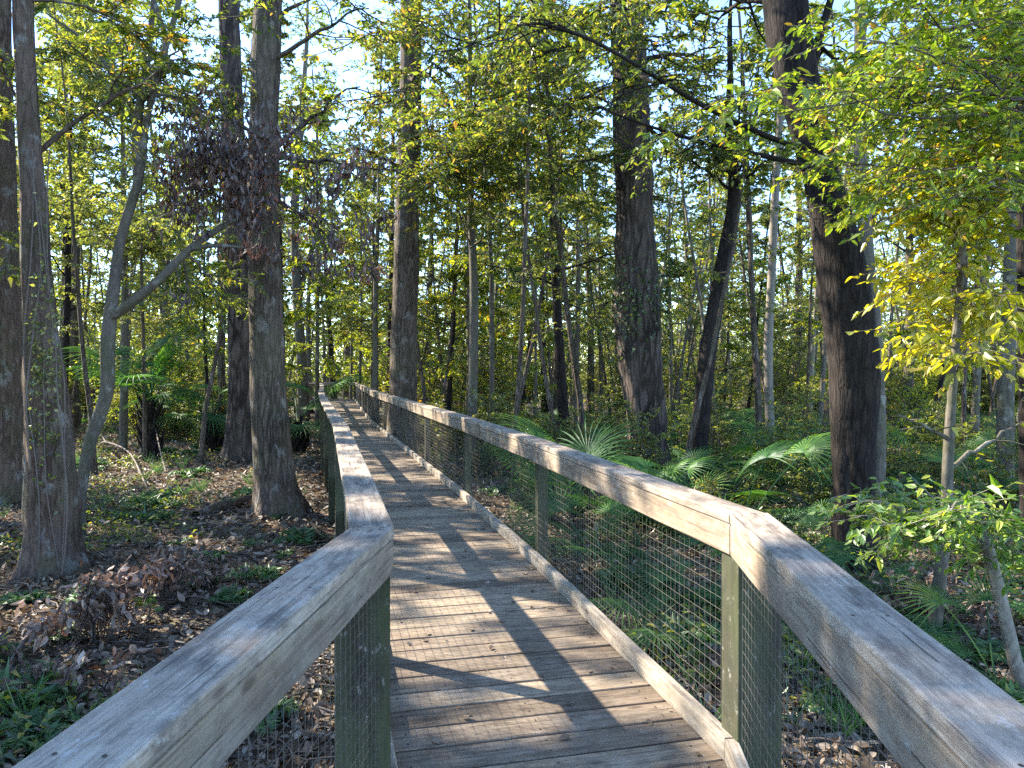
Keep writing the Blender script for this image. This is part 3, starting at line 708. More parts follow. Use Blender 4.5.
finish(t, tb, lv, M['bark_dark'], 'leaf')
t, p, r_, tb, lv = big_tree('slender_tree', 'grey trunk half hidden behind the massive leaning trunk', 'tree', 11.5,
    [(872, 520, 18), (878, 470, 15), (878, 400, 14), (874, 330, 14), (866, 260, 14), (862, 190, 13), (858, 130, 12)], M['bark_grey'], 14, sides=14, wob=.1, flute=.02, seed=13, crown=(.6, 8, 2.4))
finish(t, tb, lv, M['bark_grey'], 'leaf')
t, p, r_, tb, lv = big_tree('slender_tree', 'straight grey trunk behind the yellow-leaved sapling', 'tree', 12,
    [(1005, 510, 18), (1006, 460, 16), (1006, 400, 15), (1008, 330, 14), (1010, 250, 13), (1012, 150, 12), (1016, 0, 11)], M['bark_grey'], 15, sides=14, wob=.08, flute=.02, seed=14, crown=(.6, 8, 2.4))
finish(t, tb, lv, M['bark_grey'], 'leaf')
t, p, r_, tb, lv = big_tree('slender_tree', 'dark upright trunk crossing the upper right edge of the picture', 'tree', 9,
    [(1030, 560, 15), (1028, 450, 14), (1024, 300, 13), (1020, 180, 12), (1018, 80, 12), (1018, 0, 12)], M['bark_dark'], 13, sides=14, wob=.08, flute=.02, seed=15, crown=(.6, 8, 2.4))
finish(t, tb, lv, M['bark_dark'], 'leaf')

# yellow sapling on the right
t, p, r_, tb, lv = big_tree('sapling', 'slim sapling with bright yellow-green leaves right of the leaning trunk', 'sapling', 6.2,
    [(937, 640, 14), (941, 590, 12), (947, 520, 11), (949, 460, 10), (952, 400, 9), (955, 350, 8), (958, 300, 7), (962, 240, 6), (975, 170, 5)], M['bark_grey'], 4.0, sides=12, wob=.1, flute=0, seed=16)
lv.six = True
for k in range(34):
    f = rn1.random(); y0 = 180 + 180 * f
    x1 = rn1.choice([rn1.uniform(885, 950), rn1.uniform(950, 1040)]); y1 = y0 + rn1.uniform(-50, 45); y1 = min(370, y1)
    bough(tb, lv, at(957, y0 + 15, 6.2), at(x1, y1, 6.2 + rn1.uniform(-.9, .9)), .007, .42, 9, .095, 9, rn1, .05, 0, .42, .3)
bough(tb, lv, at(950, 440, 6.2), at(900, 415, 6), .018, .4, 3, .06, 4, rn1, .05, 0)
bough(tb, lv, at(950, 470, 6.2), at(1030, 420, 6.4), .018, .4, 3, .06, 4, rn1, .05, 0)
finish(t, tb, lv, M['bark_grey'], 'leaf_gold')
# shrub with horizontal light-green sprays, lower right
t, p, r_, tb, lv = big_tree('sapling', 'pinkish-brown leaning stem with flat light-green sprays beyond the near railing', 'sapling', 5.0,
    [(1040, 735, 14), (1026, 690, 13), (1010, 630, 13), (1000, 590, 13), (990, 550, 11), (978, 520, 8), (960, 505, 5)], M['bark_pale'], 1.0, sides=12, wob=.1, flute=0, seed=17)
lv.six = True
for k in range(24):
    x1 = rn1.uniform(830, 1040); y1 = rn1.uniform(480, 555) if x1 < 960 else rn1.uniform(470, 575)
    bough(tb, lv, at(985, 530, 5), at(x1, y1, 5 + rn1.uniform(-.8, .9)), .005, .34, 8, .068, 10, rn1, .08, 0, .42, .05, .3)
finish(t, tb, lv, M['bark_pale'], 'leaf_fresh')
# tree off the right edge whose boughs fill the upper right
b = Vector((6.2, 6.4, 0)); g = gh(b.x, b.y)
t = empty('maple_tree', (b.x, b.y, g)); mark(t, 'leafy tree reaching long light-green boughs into the upper right corner', 'tree')
T = Tubes(); q, rr = smooth_path([b + Vector((0, 0, g - .3)), b + Vector((0, 0, 2)), b + Vector((-.2, 0, 5)), b + Vector((-.1, 0, 9))], [.17, .13, .1, .04], 24); T.add(q, rr, 16, .08)
link('trunk', T.mesh('trunk', M['bark_grey'], t.location), t)
tb = Tubes(); lv = Leaves(True)
for k in range(64):
    x1 = rn1.triangular(700, 1040, 900); y1 = rn1.uniform(-40, 215) - (0 if x1 > 820 else 0)
    if x1 < 780: y1 = rn1.uniform(60, 200)
    dd = rn1.uniform(4.6, 7.5); B = at(x1, y1, dd); A = Vector((b.x - .1, b.y, max(2.5, B.z + rn1.uniform(-.8, .4)))); A = A.lerp(B, .35)
    bough(tb, lv, A, B, .009, .7, 8, .068, 12, rn1, .12, 1 if k % 3 == 0 else 0, .4, .1, .3)
finish(t, tb, lv, M['twig'], 'leaf_lime')

# canopy boughs at the top centre and top left
def overhead_tree(name, label, base, boughs, leaf, seed, leafL=.075):
    b = Vector(base); g = gh(b.x, b.y); rr_ = random.Random(seed)
    t = empty(name, (b.x, b.y, g)); mark(t, label, 'tree')
    T = Tubes(); q, rr = smooth_path([b + Vector((0, 0, g - .3)), b + Vector((.1, 0, 3)), b + Vector((0, .2, 6)), b + Vector((0, .1, 11))], [.12, .1, .08, .03], 24); T.add(q, rr, 14, .1)
    link('trunk', T.mesh('trunk', M['bark_grey'], t.location), t)
    tb = Tubes(); lv = Leaves()
    for (x1, y1, dd) in boughs:
        B = at(x1, y1, dd); A = Vector((b.x, b.y, max(2.5, B.z + rr_.uniform(-1.2, .3))))
        bough(tb, lv, A, B, .02, 1.15, 10, leafL, 13, rr_, .06, 1, .45, .15, .2)
    finish(t, tb, lv, M['bark_grey'], leaf)
ro = random.Random(3)
overhead_tree('slender_tree', 'slim leafy tree behind the rail between the straight dark trunk and furrowed pine', tuple(at(470, 440, 17)[:2]) + (0,), [(ro.uniform(410, 600), ro.uniform(-20, 200), ro.uniform(12, 19)) for _ in range(44)], 'leaf', 21, .10)
overhead_tree('slender_tree', 'slim leafy tree left of the palm, its boughs crossing the upper left', tuple(at(122, 440, 21)[:2]) + (0,), [(ro.uniform(20, 230), ro.uniform(-20, 260), ro.uniform(15, 24)) for _ in range(42)], 'leaf_far', 22, .11)

# ------------------------------------------------------------------ repeated trees of the wood
specs = [
    gen_tree(101, 15, .14, .22, 2.7, 26, .105, 24, M['bark_grey'], M['leaf_far'], .3),
    gen_tree(102, 17, .17, .28, 3.0, 26, .11, 24, M['bark_dark'], M['leaf'], .3),
    gen_tree(103, 12, .09, .18, 2.1, 26, .10, 21, M['bark_grey'], M['leaf_yellow'], .35),
    gen_tree(104, 14, .11, .30, 2.4, 22, .10, 22, M['bark_pale'], M['leaf_far'], .3),
    gen_tree(105, 18, .22, .36, 3.3, 24, .11, 24, M['bark_left'], M['leaf'], .25),
    gen_tree(107, 12, .07, .38, 1.3, 12, .09, 8, M['bark_left'], M['leaf_far'], .3, .07, (4, 2)),
    gen_tree(108, 14, .085, .35, 1.4, 14, .09, 10, M['bark_grey'], M['leaf_yellow'], .3, .045, (5, 2)),
    gen_tree(106, 10, .06, .22, 1.7, 22, .10, 19, M['bark_dark'], M['leaf_yellow'], .35, .06),
]
kinds = ['grey-barked leafy tree', 'dark-trunked leafy tree', 'slim yellow-leaved tree', 'pale-trunked tree', 'tall brown-trunked tree', 'brown pole-thin sapling', 'grey pole-thin sapling', 'thin bending young tree']
BEND = 7
order_ = [0, 1, 2, 3, 4, 7, 5, 6]; specs = [specs[i] for i in order_]; kinds = [kinds[i] for i in order_]
protos = [make_variant('forest_tree', s, kinds[i] + ' standing in the sunlit wood', 'tree', kinds[i] + 's of the wood') for i, s in enumerate(specs)]
def clear(x, y, m):   # keep off the boardwalk
    for (pp) in (RP, LP):
        for i in range(len(pp) - 1):
            a, b = Vector(pp[i]), Vector(pp[i + 1]); d = b - a; f = max(0, min(1, (Vector((x, y)) - a).dot(d) / d.length_squared))
            if (Vector((x, y)) - (a + d * f)).length < m: return False
    return True
def side_of(x, y):
    cx = -.25 * y + .6 if y > 3 else 0; return 'right' if x > cx else 'left'
rp = random.Random(77); placed = []
# visible trunks read from the photograph: (px, depth, proto, scale)
for (px, d, k, s) in ((445, 24, 1, .7), (457, 29, 5, 1.2), (468, 23, 2, 1.0), (492, 34, 0, 1), (520, 30, 5, 1.3), (545, 38, 1, 1), (553, 30, 4, .8), (567, 19, 1, .85), (576, 27, 0, .9),
                      (590, 40, 4, 1), (600, 33, 0, .8), (672, 30, 3, .9), (690, 40, 4, .9), (745, 26, 5, 1.1), (760, 22, 1, .5), (792, 30, 4, .9), (808, 24, 3, .8), (828, 33, 0, 1),
                      (905, 26, 4, .9), (925, 18, 5, 1.1), (975, 22, 0, .9), (985, 30, 4, .8), (360, 36, 2, 1), (372, 30, 1, .7), (347, 52, 4, 1), (162, 26, 0, .8), (207, 24, 5, 1.1), (190, 34, 2, 1.0),
                      (60, 22, 1, .8), (128, 30, 3, .9), (325, 50, 0, 1), (425, 40, 4, .9), (505, 45, 3, 1), (535, 24, 2, .8), (620, 44, 1, 1), (720, 44, 2, 1.2), (842, 20, 2, .9), (950, 38, 1, 1), (310, 40, 0, 1.1), (318, 28, 2, 1.1), (335, 47, 1, 1.2), (345, 60, 0, 1.2), (375, 24, 0, .9), (388, 33, 1, 1.1), (285, 30, 1, 1), (270, 42, 0, 1.2), (355, 66, 2, 1.3), (328, 70, 1, 1.2), (220, 28, 0, 1.1), (350, 42, 2, 1.1)):
    x = (px - HX) / F * d
    o = place(protos[k], x, d, rp.uniform(0, 6.28), s * rp.uniform(.95, 1.05), tilt=.03); o['label'] = f'{kinds[k]} among the mid-distance trunks on the {side_of(x, d)} of the boardwalk'; o['group'] = f'{kinds[k]}s on the {side_of(x, d)}'; placed.append((x, d))
n_t = 0; tries = 0
while n_t < 130 and tries < 4000:
    tries += 1
    d = rp.uniform(13, 58); x = rp.uniform(-1, 1) * (d * .72)
    if not clear(x, d, 1.5) or (x / d * F + HX < 330 and d < 15) or 20 < d and abs(x / d * F + HX - 340) < 25: continue
    k = rp.choice([6, 6, 7]); o = place(protos[k], x, d, rp.uniform(0, 6.28), rp.uniform(.7, 1.15), tilt=.05); n_t += 1
    o['label'] = f'{kinds[k]} growing between the bigger trunks on the {side_of(x, d)} of the boardwalk'; o['group'] = f'{kinds[k]}s on the {side_of(x, d)}'
n_t = 0; tries = 0
while n_t < 105 and tries < 4000:
    tries += 1
    d = rp.uniform(24, 82); x = rp.uniform(-1.0, 1.0) * (d * .85 + 4)
    if not clear(x, d, 2.2): continue
    if any((x - a) ** 2 + (d - b) ** 2 < 5 for a, b in placed): continue
    if abs(x / d * F + HX - 340) < 18 and 40 < d < 52: continue
    k = rp.choice([0, 1, 1, 2, 3, 4, 4, 6, 7]); o = place(protos[k], x, d, rp.uniform(0, 6.28), rp.uniform(.75, 1.25), tilt=.05); placed.append((x, d)); n_t += 1
    far = 'deep in the wood' if d > 50 else 'beyond the mid-distance trunks'
    o['label'] = f'{kinds[k]} {far} on the {side_of(x, d)} of the boardwalk'; o['group'] = f'{kinds[k]}s {far}, {side_of(x, d)}'
# trees beside and behind the viewpoint (out of frame; added to shade the deck and rails and to fill the sides)
for (x, y, k, s) in ((-7.4, 3.9, 2, .85), (-6.3, 4.6, 1, .55), (-8.6, 5.6, 4, .62), (-6.0, 3.3, 0, .75), (-5.2, 1.6, 2, .8), (-10, 8.5, 5, 1.0), (-8.3, 10.6, 0, .8), (-12, 13, 2, 1.1), (-7.2, 7.3, 5, .9), (-11, 5.5, 0, .8), (-13, 10, 1, .9), (-10.5, 14.5, 3, .9), (-13, 6, 4, 1.0), (-17, 12, 1, 1), (-11, 1, 0, .9), (-22, 7, 4, 1.1), (-9, -5, 1, 1), (7, -5, 4, 1), (12, 2, 0, 1), (15, 9, 4, 1), (-15, 17, 0, 1), (-26, 20, 4, 1.1),
                     (-19, 1, 2, 1.2), (-3, -10, 0, 1), (4, -12, 1, 1), (-30, 12, 1, 1.2), (19, 16, 1, 1)):
    o = place(protos[k], x, y, rp.uniform(0, 6.28), s, tilt=.03); o['label'] = f'{kinds[k]} out of frame near the viewpoint, added for shade and side fill'; o['group'] = f'{kinds[k]}s near the viewpoint'

# ------------------------------------------------------------------ understorey shrubs
def gen_shrub(seed, H, nst, leafL, nleaf, leaf, spread=.5, bark=None):
    rnd = random.Random(seed); tb = Tubes(); lv = Leaves()
    for k in range(nst):
        a = rnd.uniform(0, 6.28); d = Vector((math.cos(a) * spread * rnd.random(), math.sin(a) * spread * rnd.random(), 1))
        limb(tb, lv, (math.cos(a) * .08, math.sin(a) * .08, -.1), d, H * rnd.uniform(.6, 1.1), .014 * H ** .5, rnd, leafL, nleaf, 2, .05, .12, 8, 5, .15)
    return tb.mesh('stems', bark or M['twig']), lv.mesh('foliage', M[leaf])
shr = [('shrub', gen_shrub(201, 3.2, 6, .11, 14, 'leaf_far'), 'yellow-green bush'), ('shrub', gen_shrub(202, 2.2, 7, .10, 13, 'leaf'), 'green leafy bush'),
       ('shrub', gen_shrub(203, 4.5, 6, .12, 14, 'leaf_yellow'), 'tall bright yellow bush'), ('shrub', gen_shrub(204, 1.3, 8, .08, 11, 'leaf_dark'), 'low dark-green bush'), ('shrub', gen_shrub(205, 5.5, 6, .12, 14, 'leaf_far', .35), 'tall thin yellowish bush')]
sp = []
for nm, (a, c), lb in shr:
    t = empty(nm); mark(t, lb, 'shrub', lb); link('stem', a, t); link('foliage', c, t); sp.append(t)
n_s = 0; tries = 0
while n_s < 210 and tries < 8000:
    tries += 1
    d = 13 + 50 * rp.random() ** 1.15; x = rp.uniform(-1, 1) * (d * .78 + 2)
    if not clear(x, d, 1.6): continue
    px = x / d * F + HX
    if px < 330 and d < 22: continue
    if d > 24: k = rp.choice([0, 0, 1, 2, 2, 4, 4]); s = rp.uniform(.45, 1.35)
    else: k = rp.choice([1, 3, 3, 0]); s = rp.uniform(.35, .7)
    if 315 < px < 365 and d > 38: s *= .5
    o = place(sp[k], x, d, rp.uniform(0, 6.28), s); z = 'in the sunlit understorey' if d > 30 else 'between the nearer trunks'
    o['label'] = f'{shr[k][2]} {z} on the {side_of(x, d)} of the boardwalk'; o['group'] = f'{shr[k][2]}es {z}, {side_of(x, d)}'; n_s += 1

for (px, d, k, s_) in ((660, 7, 3, .4), (690, 9.5, 1, .4), (780, 9, 3, .5), (820, 11, 1, .5), (900, 9.5, 3, .55), (930, 12, 1, .5), (1000, 8.5, 3, .5), (760, 12, 1, .6), (960, 15, 2, .4),
                        (1020, 11, 1, .6), (880, 14, 2, .45), (720, 16, 0, .6), (480, 16, 3, .7), (450, 19, 1, .7), (680, 18, 2, .5), (800, 18, 0, .7), (120, 24, 2, .6), (180, 25, 0, .8), (215, 22, 1, .6), (20, 20, 0, .8)):
    x = (px - HX) / F * d
    if clear(x, d, .6):
        o = place(sp[k], x, d, rp.uniform(0, 6.28), s_); o['label'] = f'{shr[k][2]} close by the boardwalk on the {side_of(x, d)}'; o['group'] = f'{shr[k][2]}es close by the boardwalk'
# far wood: one mass
def far_wood():
    n = 420000; az = rng.uniform(-.95, .95, n); d = rng.uniform(62, 125, n)
    h = np.abs(rng.normal(0, 1, n)) ** 1.1 * 8.5
    x = np.sin(az) * d * 1.1; y = np.cos(az) * d
    cl = np.array([mn.noise(Vector((a * .12, b * .12, c * .25))) for a, b, c in zip(x[::1], y[::1], h[::1])])
    keep = (cl > -.16 + h * .018); x, y, h = x[keep], y[keep], h[keep]; m = len(x)
    lv = Leaves(); lv.add(np.stack([x, y, GZ + .1 + h], 1), rng.normal(0, 1, (m, 3)), np.array((0, -.3, 1.)) + rng.normal(0, .5, (m, 3)), .42, .26)
    mark(link('far_wood', lv.mesh('far_wood', M['leaf_far'])), 'far-off wood reading as one pale yellow-green mass', 'woodland', kind='stuff')
far_wood()

# ------------------------------------------------------------------ palmettos
def frond_mesh(seed, pet, blade, nseg, droop=.35, span=2.0):
    rnd = random.Random(seed); V = []; F_ = []; sz = []; rn = []
    # petiole
    n = 8; pts = [Vector((pet * i / n, 0, pet * (.9 * (i / n) - .35 * (i / n) ** 2))) for i in range(n + 1)]
    T = Tubes(); T.add(pts, [.011 - .0007 * i for i in range(n + 1)], 4); V += list(map(tuple, T.v[0])); F_ += list(T.f[0].ravel()); sz += [4] * len(T.f[0]); rn += [.3] * len(T.f[0])
    c = pts[-1]; d = (pts[-1] - pts[-2]).normalized(); up = Vector((-d.z, 0, d.x)); sd_ = Vector((0, 1, 0))
    for k in range(nseg):
        a = (k / (nseg - 1) - .5) * 2 * span; L = blade * (1 - .18 * abs(a / span) ** 2) * rnd.uniform(.92, 1.05)
        dr = (d * math.cos(a) + sd_ * math.sin(a)).normalized(); lat = up.cross(dr).normalized(); w = L * .021
        prev = None; m = 5
        for i in range(m + 1):
            f = i / m; p = c + dr * L * f + up * (.12 * L * math.sin(f * 3)) * .4 - Vector((0, 0, 1)) * droop * L * f ** 2.2
            ww = w * (.25 + 1.6 * f if f < .45 else (1 - f) * 1.75 + .03)
            i0 = len(V); V += [tuple(p - lat * ww + up * ww * .5), tuple(p), tuple(p + lat * ww + up * ww * .5)]
            if prev is not None:
                F_ += [prev, prev + 1, i0 + 1, i0, prev + 1, prev + 2, i0 + 2, i0 + 1]; sz += [4, 4]; cc = min(1, max(0, rnd.gauss(.45, .15))); rn += [cc, cc]
            prev = i0
    return mesh_np('frond', V, F_, sz, M['palm'], rnd=rn)
FR = [frond_mesh(1, .55, .6, 22, .22, 1.75), frond_mesh(2, .8, .62, 24, .35, 1.9), frond_mesh(3, .35, .55, 18, .12, 1.6), frond_mesh(4, 1.1, .75, 26, .4, 1.9)]
def palmetto(label, loc, n, s, big=False, trunk=0, group=None, lo=.1, hi=1.2):
    x, y = loc; g = gh(x, y); t = empty('palm' if trunk else 'palmetto', (x, y, g)); mark(t, label, 'palm' if trunk else 'palmetto', group)
    if trunk:
        T = Tubes(); k = 12
        T.add([(0, 0, -.2 + (trunk + .2) * i / k) for i in range(k + 1)], [.2 + .09 * math.sin(i * 2.1) * .4 + (.10 if i < 2 else 0) - .006 * i for i in range(k + 1)], 14, .3)
        rb_ = random.Random(9)
        for i in range(34):   # old leaf bases
            a = i * 2.4; z = trunk * (.1 + .9 * i / 34); T.add([(math.cos(a) * .15, math.sin(a) * .15, z - .1), (math.cos(a) * .27, math.sin(a) * .27, z + .08), (math.cos(a) * .34, math.sin(a) * .34, z + .28)], [.05, .035, .02], 4)
        link('trunk', T.mesh('trunk', M['bark_dark']), t)
    for i in range(n):
        f = link('frond', rn1.choice(FR if big else FR[:3]), t, (0, 0, trunk)); el = lo + (hi - lo) * ((i * .618) % 1)
        f.rotation_euler = (rn1.uniform(-.3, .3), -(el - .6), i * 2.4 + rn1.uniform(-.3, .3)); f.scale = (s * rn1.uniform(.8, 1.15),) * 3
    return t
def gxy(px, py):
    d = F * (EYE - GZ) / (py - HY); return ((px - HX) / F * d, d)
palmetto('stocky cabbage palm with ragged brown boots and a crown of fan leaves', gxy(150, 457), 30, 1.6, False, 1.5, lo=.2, hi=1.5)
palmetto('blue-green fan palm arching just left of the scaly trunk', gxy(212, 452), 18, 1.15, True, 1.0, lo=-.1, hi=1.0)
palmetto('fan palm fronds poking out between the stout trunk and the railing', gxy(297, 452), 12, 1.4, True, .8, lo=-.1, hi=.9)
palmetto('bright spiky palmetto rising above the railing left of the furrowed pine', (at(572, 430, 11)[0], 11), 24, 1.45, False, lo=.45, hi=1.4)
palmetto('dark blue palmetto above the rail between the bending trunk and corner', (at(742, 500, 9.4)[0], 9.4), 11, 1.15, True, lo=.1, hi=1.1)
palmetto('low palmetto at the foot of the massive leaning trunk', gxy(905, 600), 8, .6, lo=.1, hi=.9)
palmetto('small palmetto behind the mesh near the railing corner', gxy(700, 640), 8, .75, lo=.1, hi=1.0)
palmetto('arching palmetto seen through the mesh below the middle post', gxy(590, 560), 10, 1.0, lo=.2, hi=1.2)
palmetto('palmetto at the lower right edge below the leaning pinkish stem', gxy(1000, 690), 7, .7)
n_p = 0; tries = 0
while n_p < 74 and tries < 3000:
    tries += 1
    d = rp.uniform(5.2, 32); px = rp.uniform(380, 1040) if rp.random() < .78 else rp.uniform(60, 310); x = (px - HX) / F * d
    if not clear(x, d, 1.5) or (d < 11.5 and px > 500 and px < 640 and d > 7) or (px < 330 and d < 23): continue
    palmetto(f'green palmetto clump on the shaded floor {"right" if px > 340 else "left"} of the boardwalk', (x, d), rp.randint(7, 11), rp.uniform(.7, 1.2) * (.55 if d < 10 else 1), rp.random() < .5 and d > 10, 0, f'palmettos on the floor, {side_of(x, d)}'); n_p += 1

# ------------------------------------------------------------------ ferns and small ground plants
def fern_mesh(seed, nf, L):
    rnd = random.Random(seed); lv = Leaves(); tb = Tubes()
    for k in range(nf):
        a = k * 6.28 / nf + rnd.uniform(-.3, .3); el = rnd.uniform(.5, 1.1); LL = L * rnd.uniform(.7, 1.1); n = 10; pts = []
        for i in range(n + 1):
            f = i / n; rr = LL * (f * math.cos(el) + .12 * f * f); z = LL * (f * math.sin(el) - .65 * f * f * math.sin(el) - .1 * f ** 3)
            pts.append((math.cos(a) * rr, math.sin(a) * rr, z))
        tb.add(pts, [.0035 - .0003 * i for i in range(n + 1)], 3)
        P = np.array(pts); m = 22; t_ = np.linspace(.18, .99, m) * n; i = np.minimum(t_.astype(int), n - 1); f = (t_ - i)[:, None]; p = P[i] * (1 - f) + P[i + 1] * f
        T = unit(P[i + 1] - P[i]); side = unit(np.cross(T, np.array((0, 0, 1.)))); ff = t_ / n
        W_ = LL * .26 * np.sin(np.clip(ff * 1.05, 0, 1) * math.pi) ** .7 + .01
        for sg in (1, -1):
            lv.add(p, side * sg + T * .35 + rng.normal(0, .05, (m, 3)), np.array((0, 0, 1.)) + rng.normal(0, .15, (m, 3)), W_, W_ * .26 + .004)
    return tb.mesh('stems', M['fern']), lv.mesh('fern_fronds', M['fern'])
ferns = [fern_mesh(301, 8, .55), fern_mesh(302, 6, .42), fern_mesh(303, 10, .65)]
fspots = [(212, 560), (250, 550), (200, 585), (300, 545), (285, 560), (95, 600), (20, 600), (8, 655), (12, 700), (255, 580), (180, 545), (320, 535), (230, 600), (30, 735), (60, 640),
          (295, 700), (260, 712), (320, 640), (655, 600), (690, 650), (610, 560), (720, 610), (560, 560), (800, 640), (840, 670), (920, 640), (960, 660), (1000, 660), (900, 620), (985, 700), (930, 690), (880, 650),
          (600, 650), (640, 690), (670, 720), (580, 610), (830, 720), (800, 560)]
fi = 0
for (px, py) in fspots:
    x, y = gxy(px, py)
    if not clear(x, y, .45): continue
    t = empty('fern', (x, y, gh(x, y)), rp.uniform(0, 6)); w = 'left' if px < 400 else 'right'
    mark(t, f'feathery green fern on the leaf litter, {w} of the boardwalk', 'fern', f'ferns on the {w}'); a, c = ferns[fi % 3]; fi += 1
    link('stem', a, t); link('frond', c, t); t.scale = (rp.uniform(.45, .85),) * 3
tries = 0; k = 0
while k < 70 and tries < 3000:
    tries += 1
    d = rp.uniform(4.5, 26); x = rp.uniform(-.75, .75) * d
    if not clear(x, d, .7) or (x < 0 and d < 9): continue
    t = empty('fern', (x, d, gh(x, d)), rp.uniform(0, 6)); w = side_of(x, d); mark(t, f'feathery green fern on the leaf litter, {w} of the boardwalk', 'fern', f'ferns on the {w}'); a, c = ferns[k % 3]; k += 1
    link('stem', a, t); link('frond', c, t); t.scale = (rp.uniform(.5, 1.1),) * 3

def scatter(n, dmin, dmax, pw=1.0, halfw=.8):
    d = dmin + (dmax - dmin) * rng.random(n) ** pw; x = rng.uniform(-1, 1, n) * (d * halfw + 1.5); return x, d
GHc = {}
def ghv(x, y): return np.array([gh(a, b) for a, b in zip(x, y)])
# litter
x, d = scatter(210000, 0, 36, 1.5); m = len(x); lv = Leaves(True)
z = ghv(x, d) + rng.random(m) ** 2 * .06 + .004
dd = rng.normal(0, 1, (m, 3)); dd[:, 2] *= .35; L = .03 + .09 * rng.random(m) ** 1.5; L = L * (1 + np.clip(d - 8, 0, 30) * .03)
lv.add(np.stack([x, d, z], 1), dd, np.array((0, 0, 1.)) + rng.normal(0, .45, (m, 3)), L, L * .5)
mark(link('leaf_litter', lv.mesh('leaf_litter', M['litter'])), 'brown fallen leaves carpeting the forest floor', 'leaf litter', kind='stuff')
# small green seedlings / ground cover
x, d = scatter(7500, 3.0, 36, 1.0); lv = Leaves()
cl = np.array([mn.noise(Vector((a * .45, b * .45, 1.7))) for a, b in zip(x, d)]); keep = (cl > .02) & ~((x < 0) & (d < 8) & (cl < .22)); x, d = x[keep], d[keep]
ok = np.array([clear(a, b, .5) for a, b in zip(x, d)]); x, d = x[ok], d[ok]; z = ghv(x, d)
for i in range(len(x)):
    k = int(rng.integers(7, 16)); hgt = .08 + .22 * rng.random(); a = rng.uniform(0, 6.28, k); rr = rng.random(k) * .16
    p = np.stack([x[i] + np.cos(a) * rr, d[i] + np.sin(a) * rr, z[i] + hgt * (.3 + .7 * rng.random(k))], 1)
    lv.add(p, np.stack([np.cos(a), np.sin(a), rng.normal(.1, .3, k)], 1), np.array((0, 0, 1.)) + rng.normal(0, .3, (k, 3)), .05 + .05 * rng.random(k), .03 + .015 * rng.random(k))
mark(link('ground_cover', lv.mesh('ground_cover', M['leaf'])), 'low green seedlings scattered over the leaf litter', 'ground cover', kind='stuff')
# grass-like tufts
x, d = scatter(1700, 4, 30); lv = Leaves(); ok = np.array([clear(a, b, .5) and mn.noise(Vector((a * .5, b * .5, 9.2))) > (.1 if a > 0 or b > 9 else .6) for a, b in zip(x, d)]); x, d = x[ok], d[ok]; z = ghv(x, d)
for i in range(len(x)):
    k = 14; a = rng.uniform(0, 6.28, k); dr = np.stack([np.cos(a) * .6, np.sin(a) * .6, np.ones(k)], 1)
    lv.add(np.tile((x[i], d[i], z[i]), (k, 1)) + rng.normal(0, .02, (k, 3)) * (1, 1, 0), dr, np.stack([-np.sin(a), np.cos(a), np.zeros(k)], 1) + rng.normal(0, .5, (k, 3)), .15 + .25 * rng.random(k), .012)
mark(link('grass', lv.mesh('grass', M['fern'])), 'thin green grass blades between the ferns', 'grass', kind='stuff')
# fallen twigs as one mass
T = Tubes(); x, d = scatter(3200, 2.5, 30)
for i in range(len(x)):
    if not clear(x[i], d[i], .3): continue
    a = rp.uniform(0, 6.28); L = rp.uniform(.15, .9); g = gh(x[i], d[i]); r0 = rp.uniform(.003, .012); pts = []
    for q in range(5):
        pts.append((x[i] + math.cos(a) * L * q / 4 + rp.gauss(0, .015), d[i] + math.sin(a) * L * q / 4 + rp.gauss(0, .015), g + .03 + rp.uniform(0, .05)))
    T.add(pts, [r0 * (1 - .15 * q) for q in range(5)], 4)
mark(link('fallen_twigs', T.mesh('fallen_twigs', M['vine'])), 'grey fallen twigs strewn over the leaf litter', 'twigs', kind='stuff')

# fallen branch by the cabbage palm and a thick log behind the leaves
def fallen(label, pts, r, mat=M['vine'], name='fallen_branch', side=()):
    b = Vector(pts[0]); t = empty(name, (b.x, b.y, gh(b.x, b.y))); mark(t, label, 'branch' if 'branch' in name else 'log')
    T = Tubes(); q, rr = smooth_path(pts, r, 24); T.add(q, rr, 10, .15); link('stem', T.mesh('stem', mat, t.location), t)
    if side:
        T = Tubes()
        for s_ in side: T.add(s_, [.02, .015, .01, .005][:len(s_)], 6)
        link('twig', T.mesh('twig', mat, t.location), t)
def gp(px, py, h=0): x, y = gxy(px, py); return Vector((x, y, gh(x, y) + h))
fallen('pale crooked fallen branch raised on the ground in front of the palm', [gp(97, 452, .15), gp(105, 455, .35), gp(128, 462, .25), gp(145, 490, .06), gp(158, 520, .03)], [.025, .025, .02, .018, .01], side=[[gp(105, 455, .35), gp(99, 449, .5), gp(108, 440, .7)]])
fallen('thin pale dead branch leaning against the palm boots', [gp(165, 475, .02), gp(158, 462, .5), gp(152, 450, 1.1)], [.018, .015, .01])
fallen('mossy low log lying left of the stout trunk foot', [gp(195, 522, .05), gp(225, 512, .08), gp(252, 505, .1)], [.08, .09, .06], M['bark_left'], 'fallen_log')
fallen('thin grey stick angled across the litter at the lower left', [gp(0, 680, .04), gp(25, 650, .12), gp(60, 615, .1)], [.02, .016, .008])

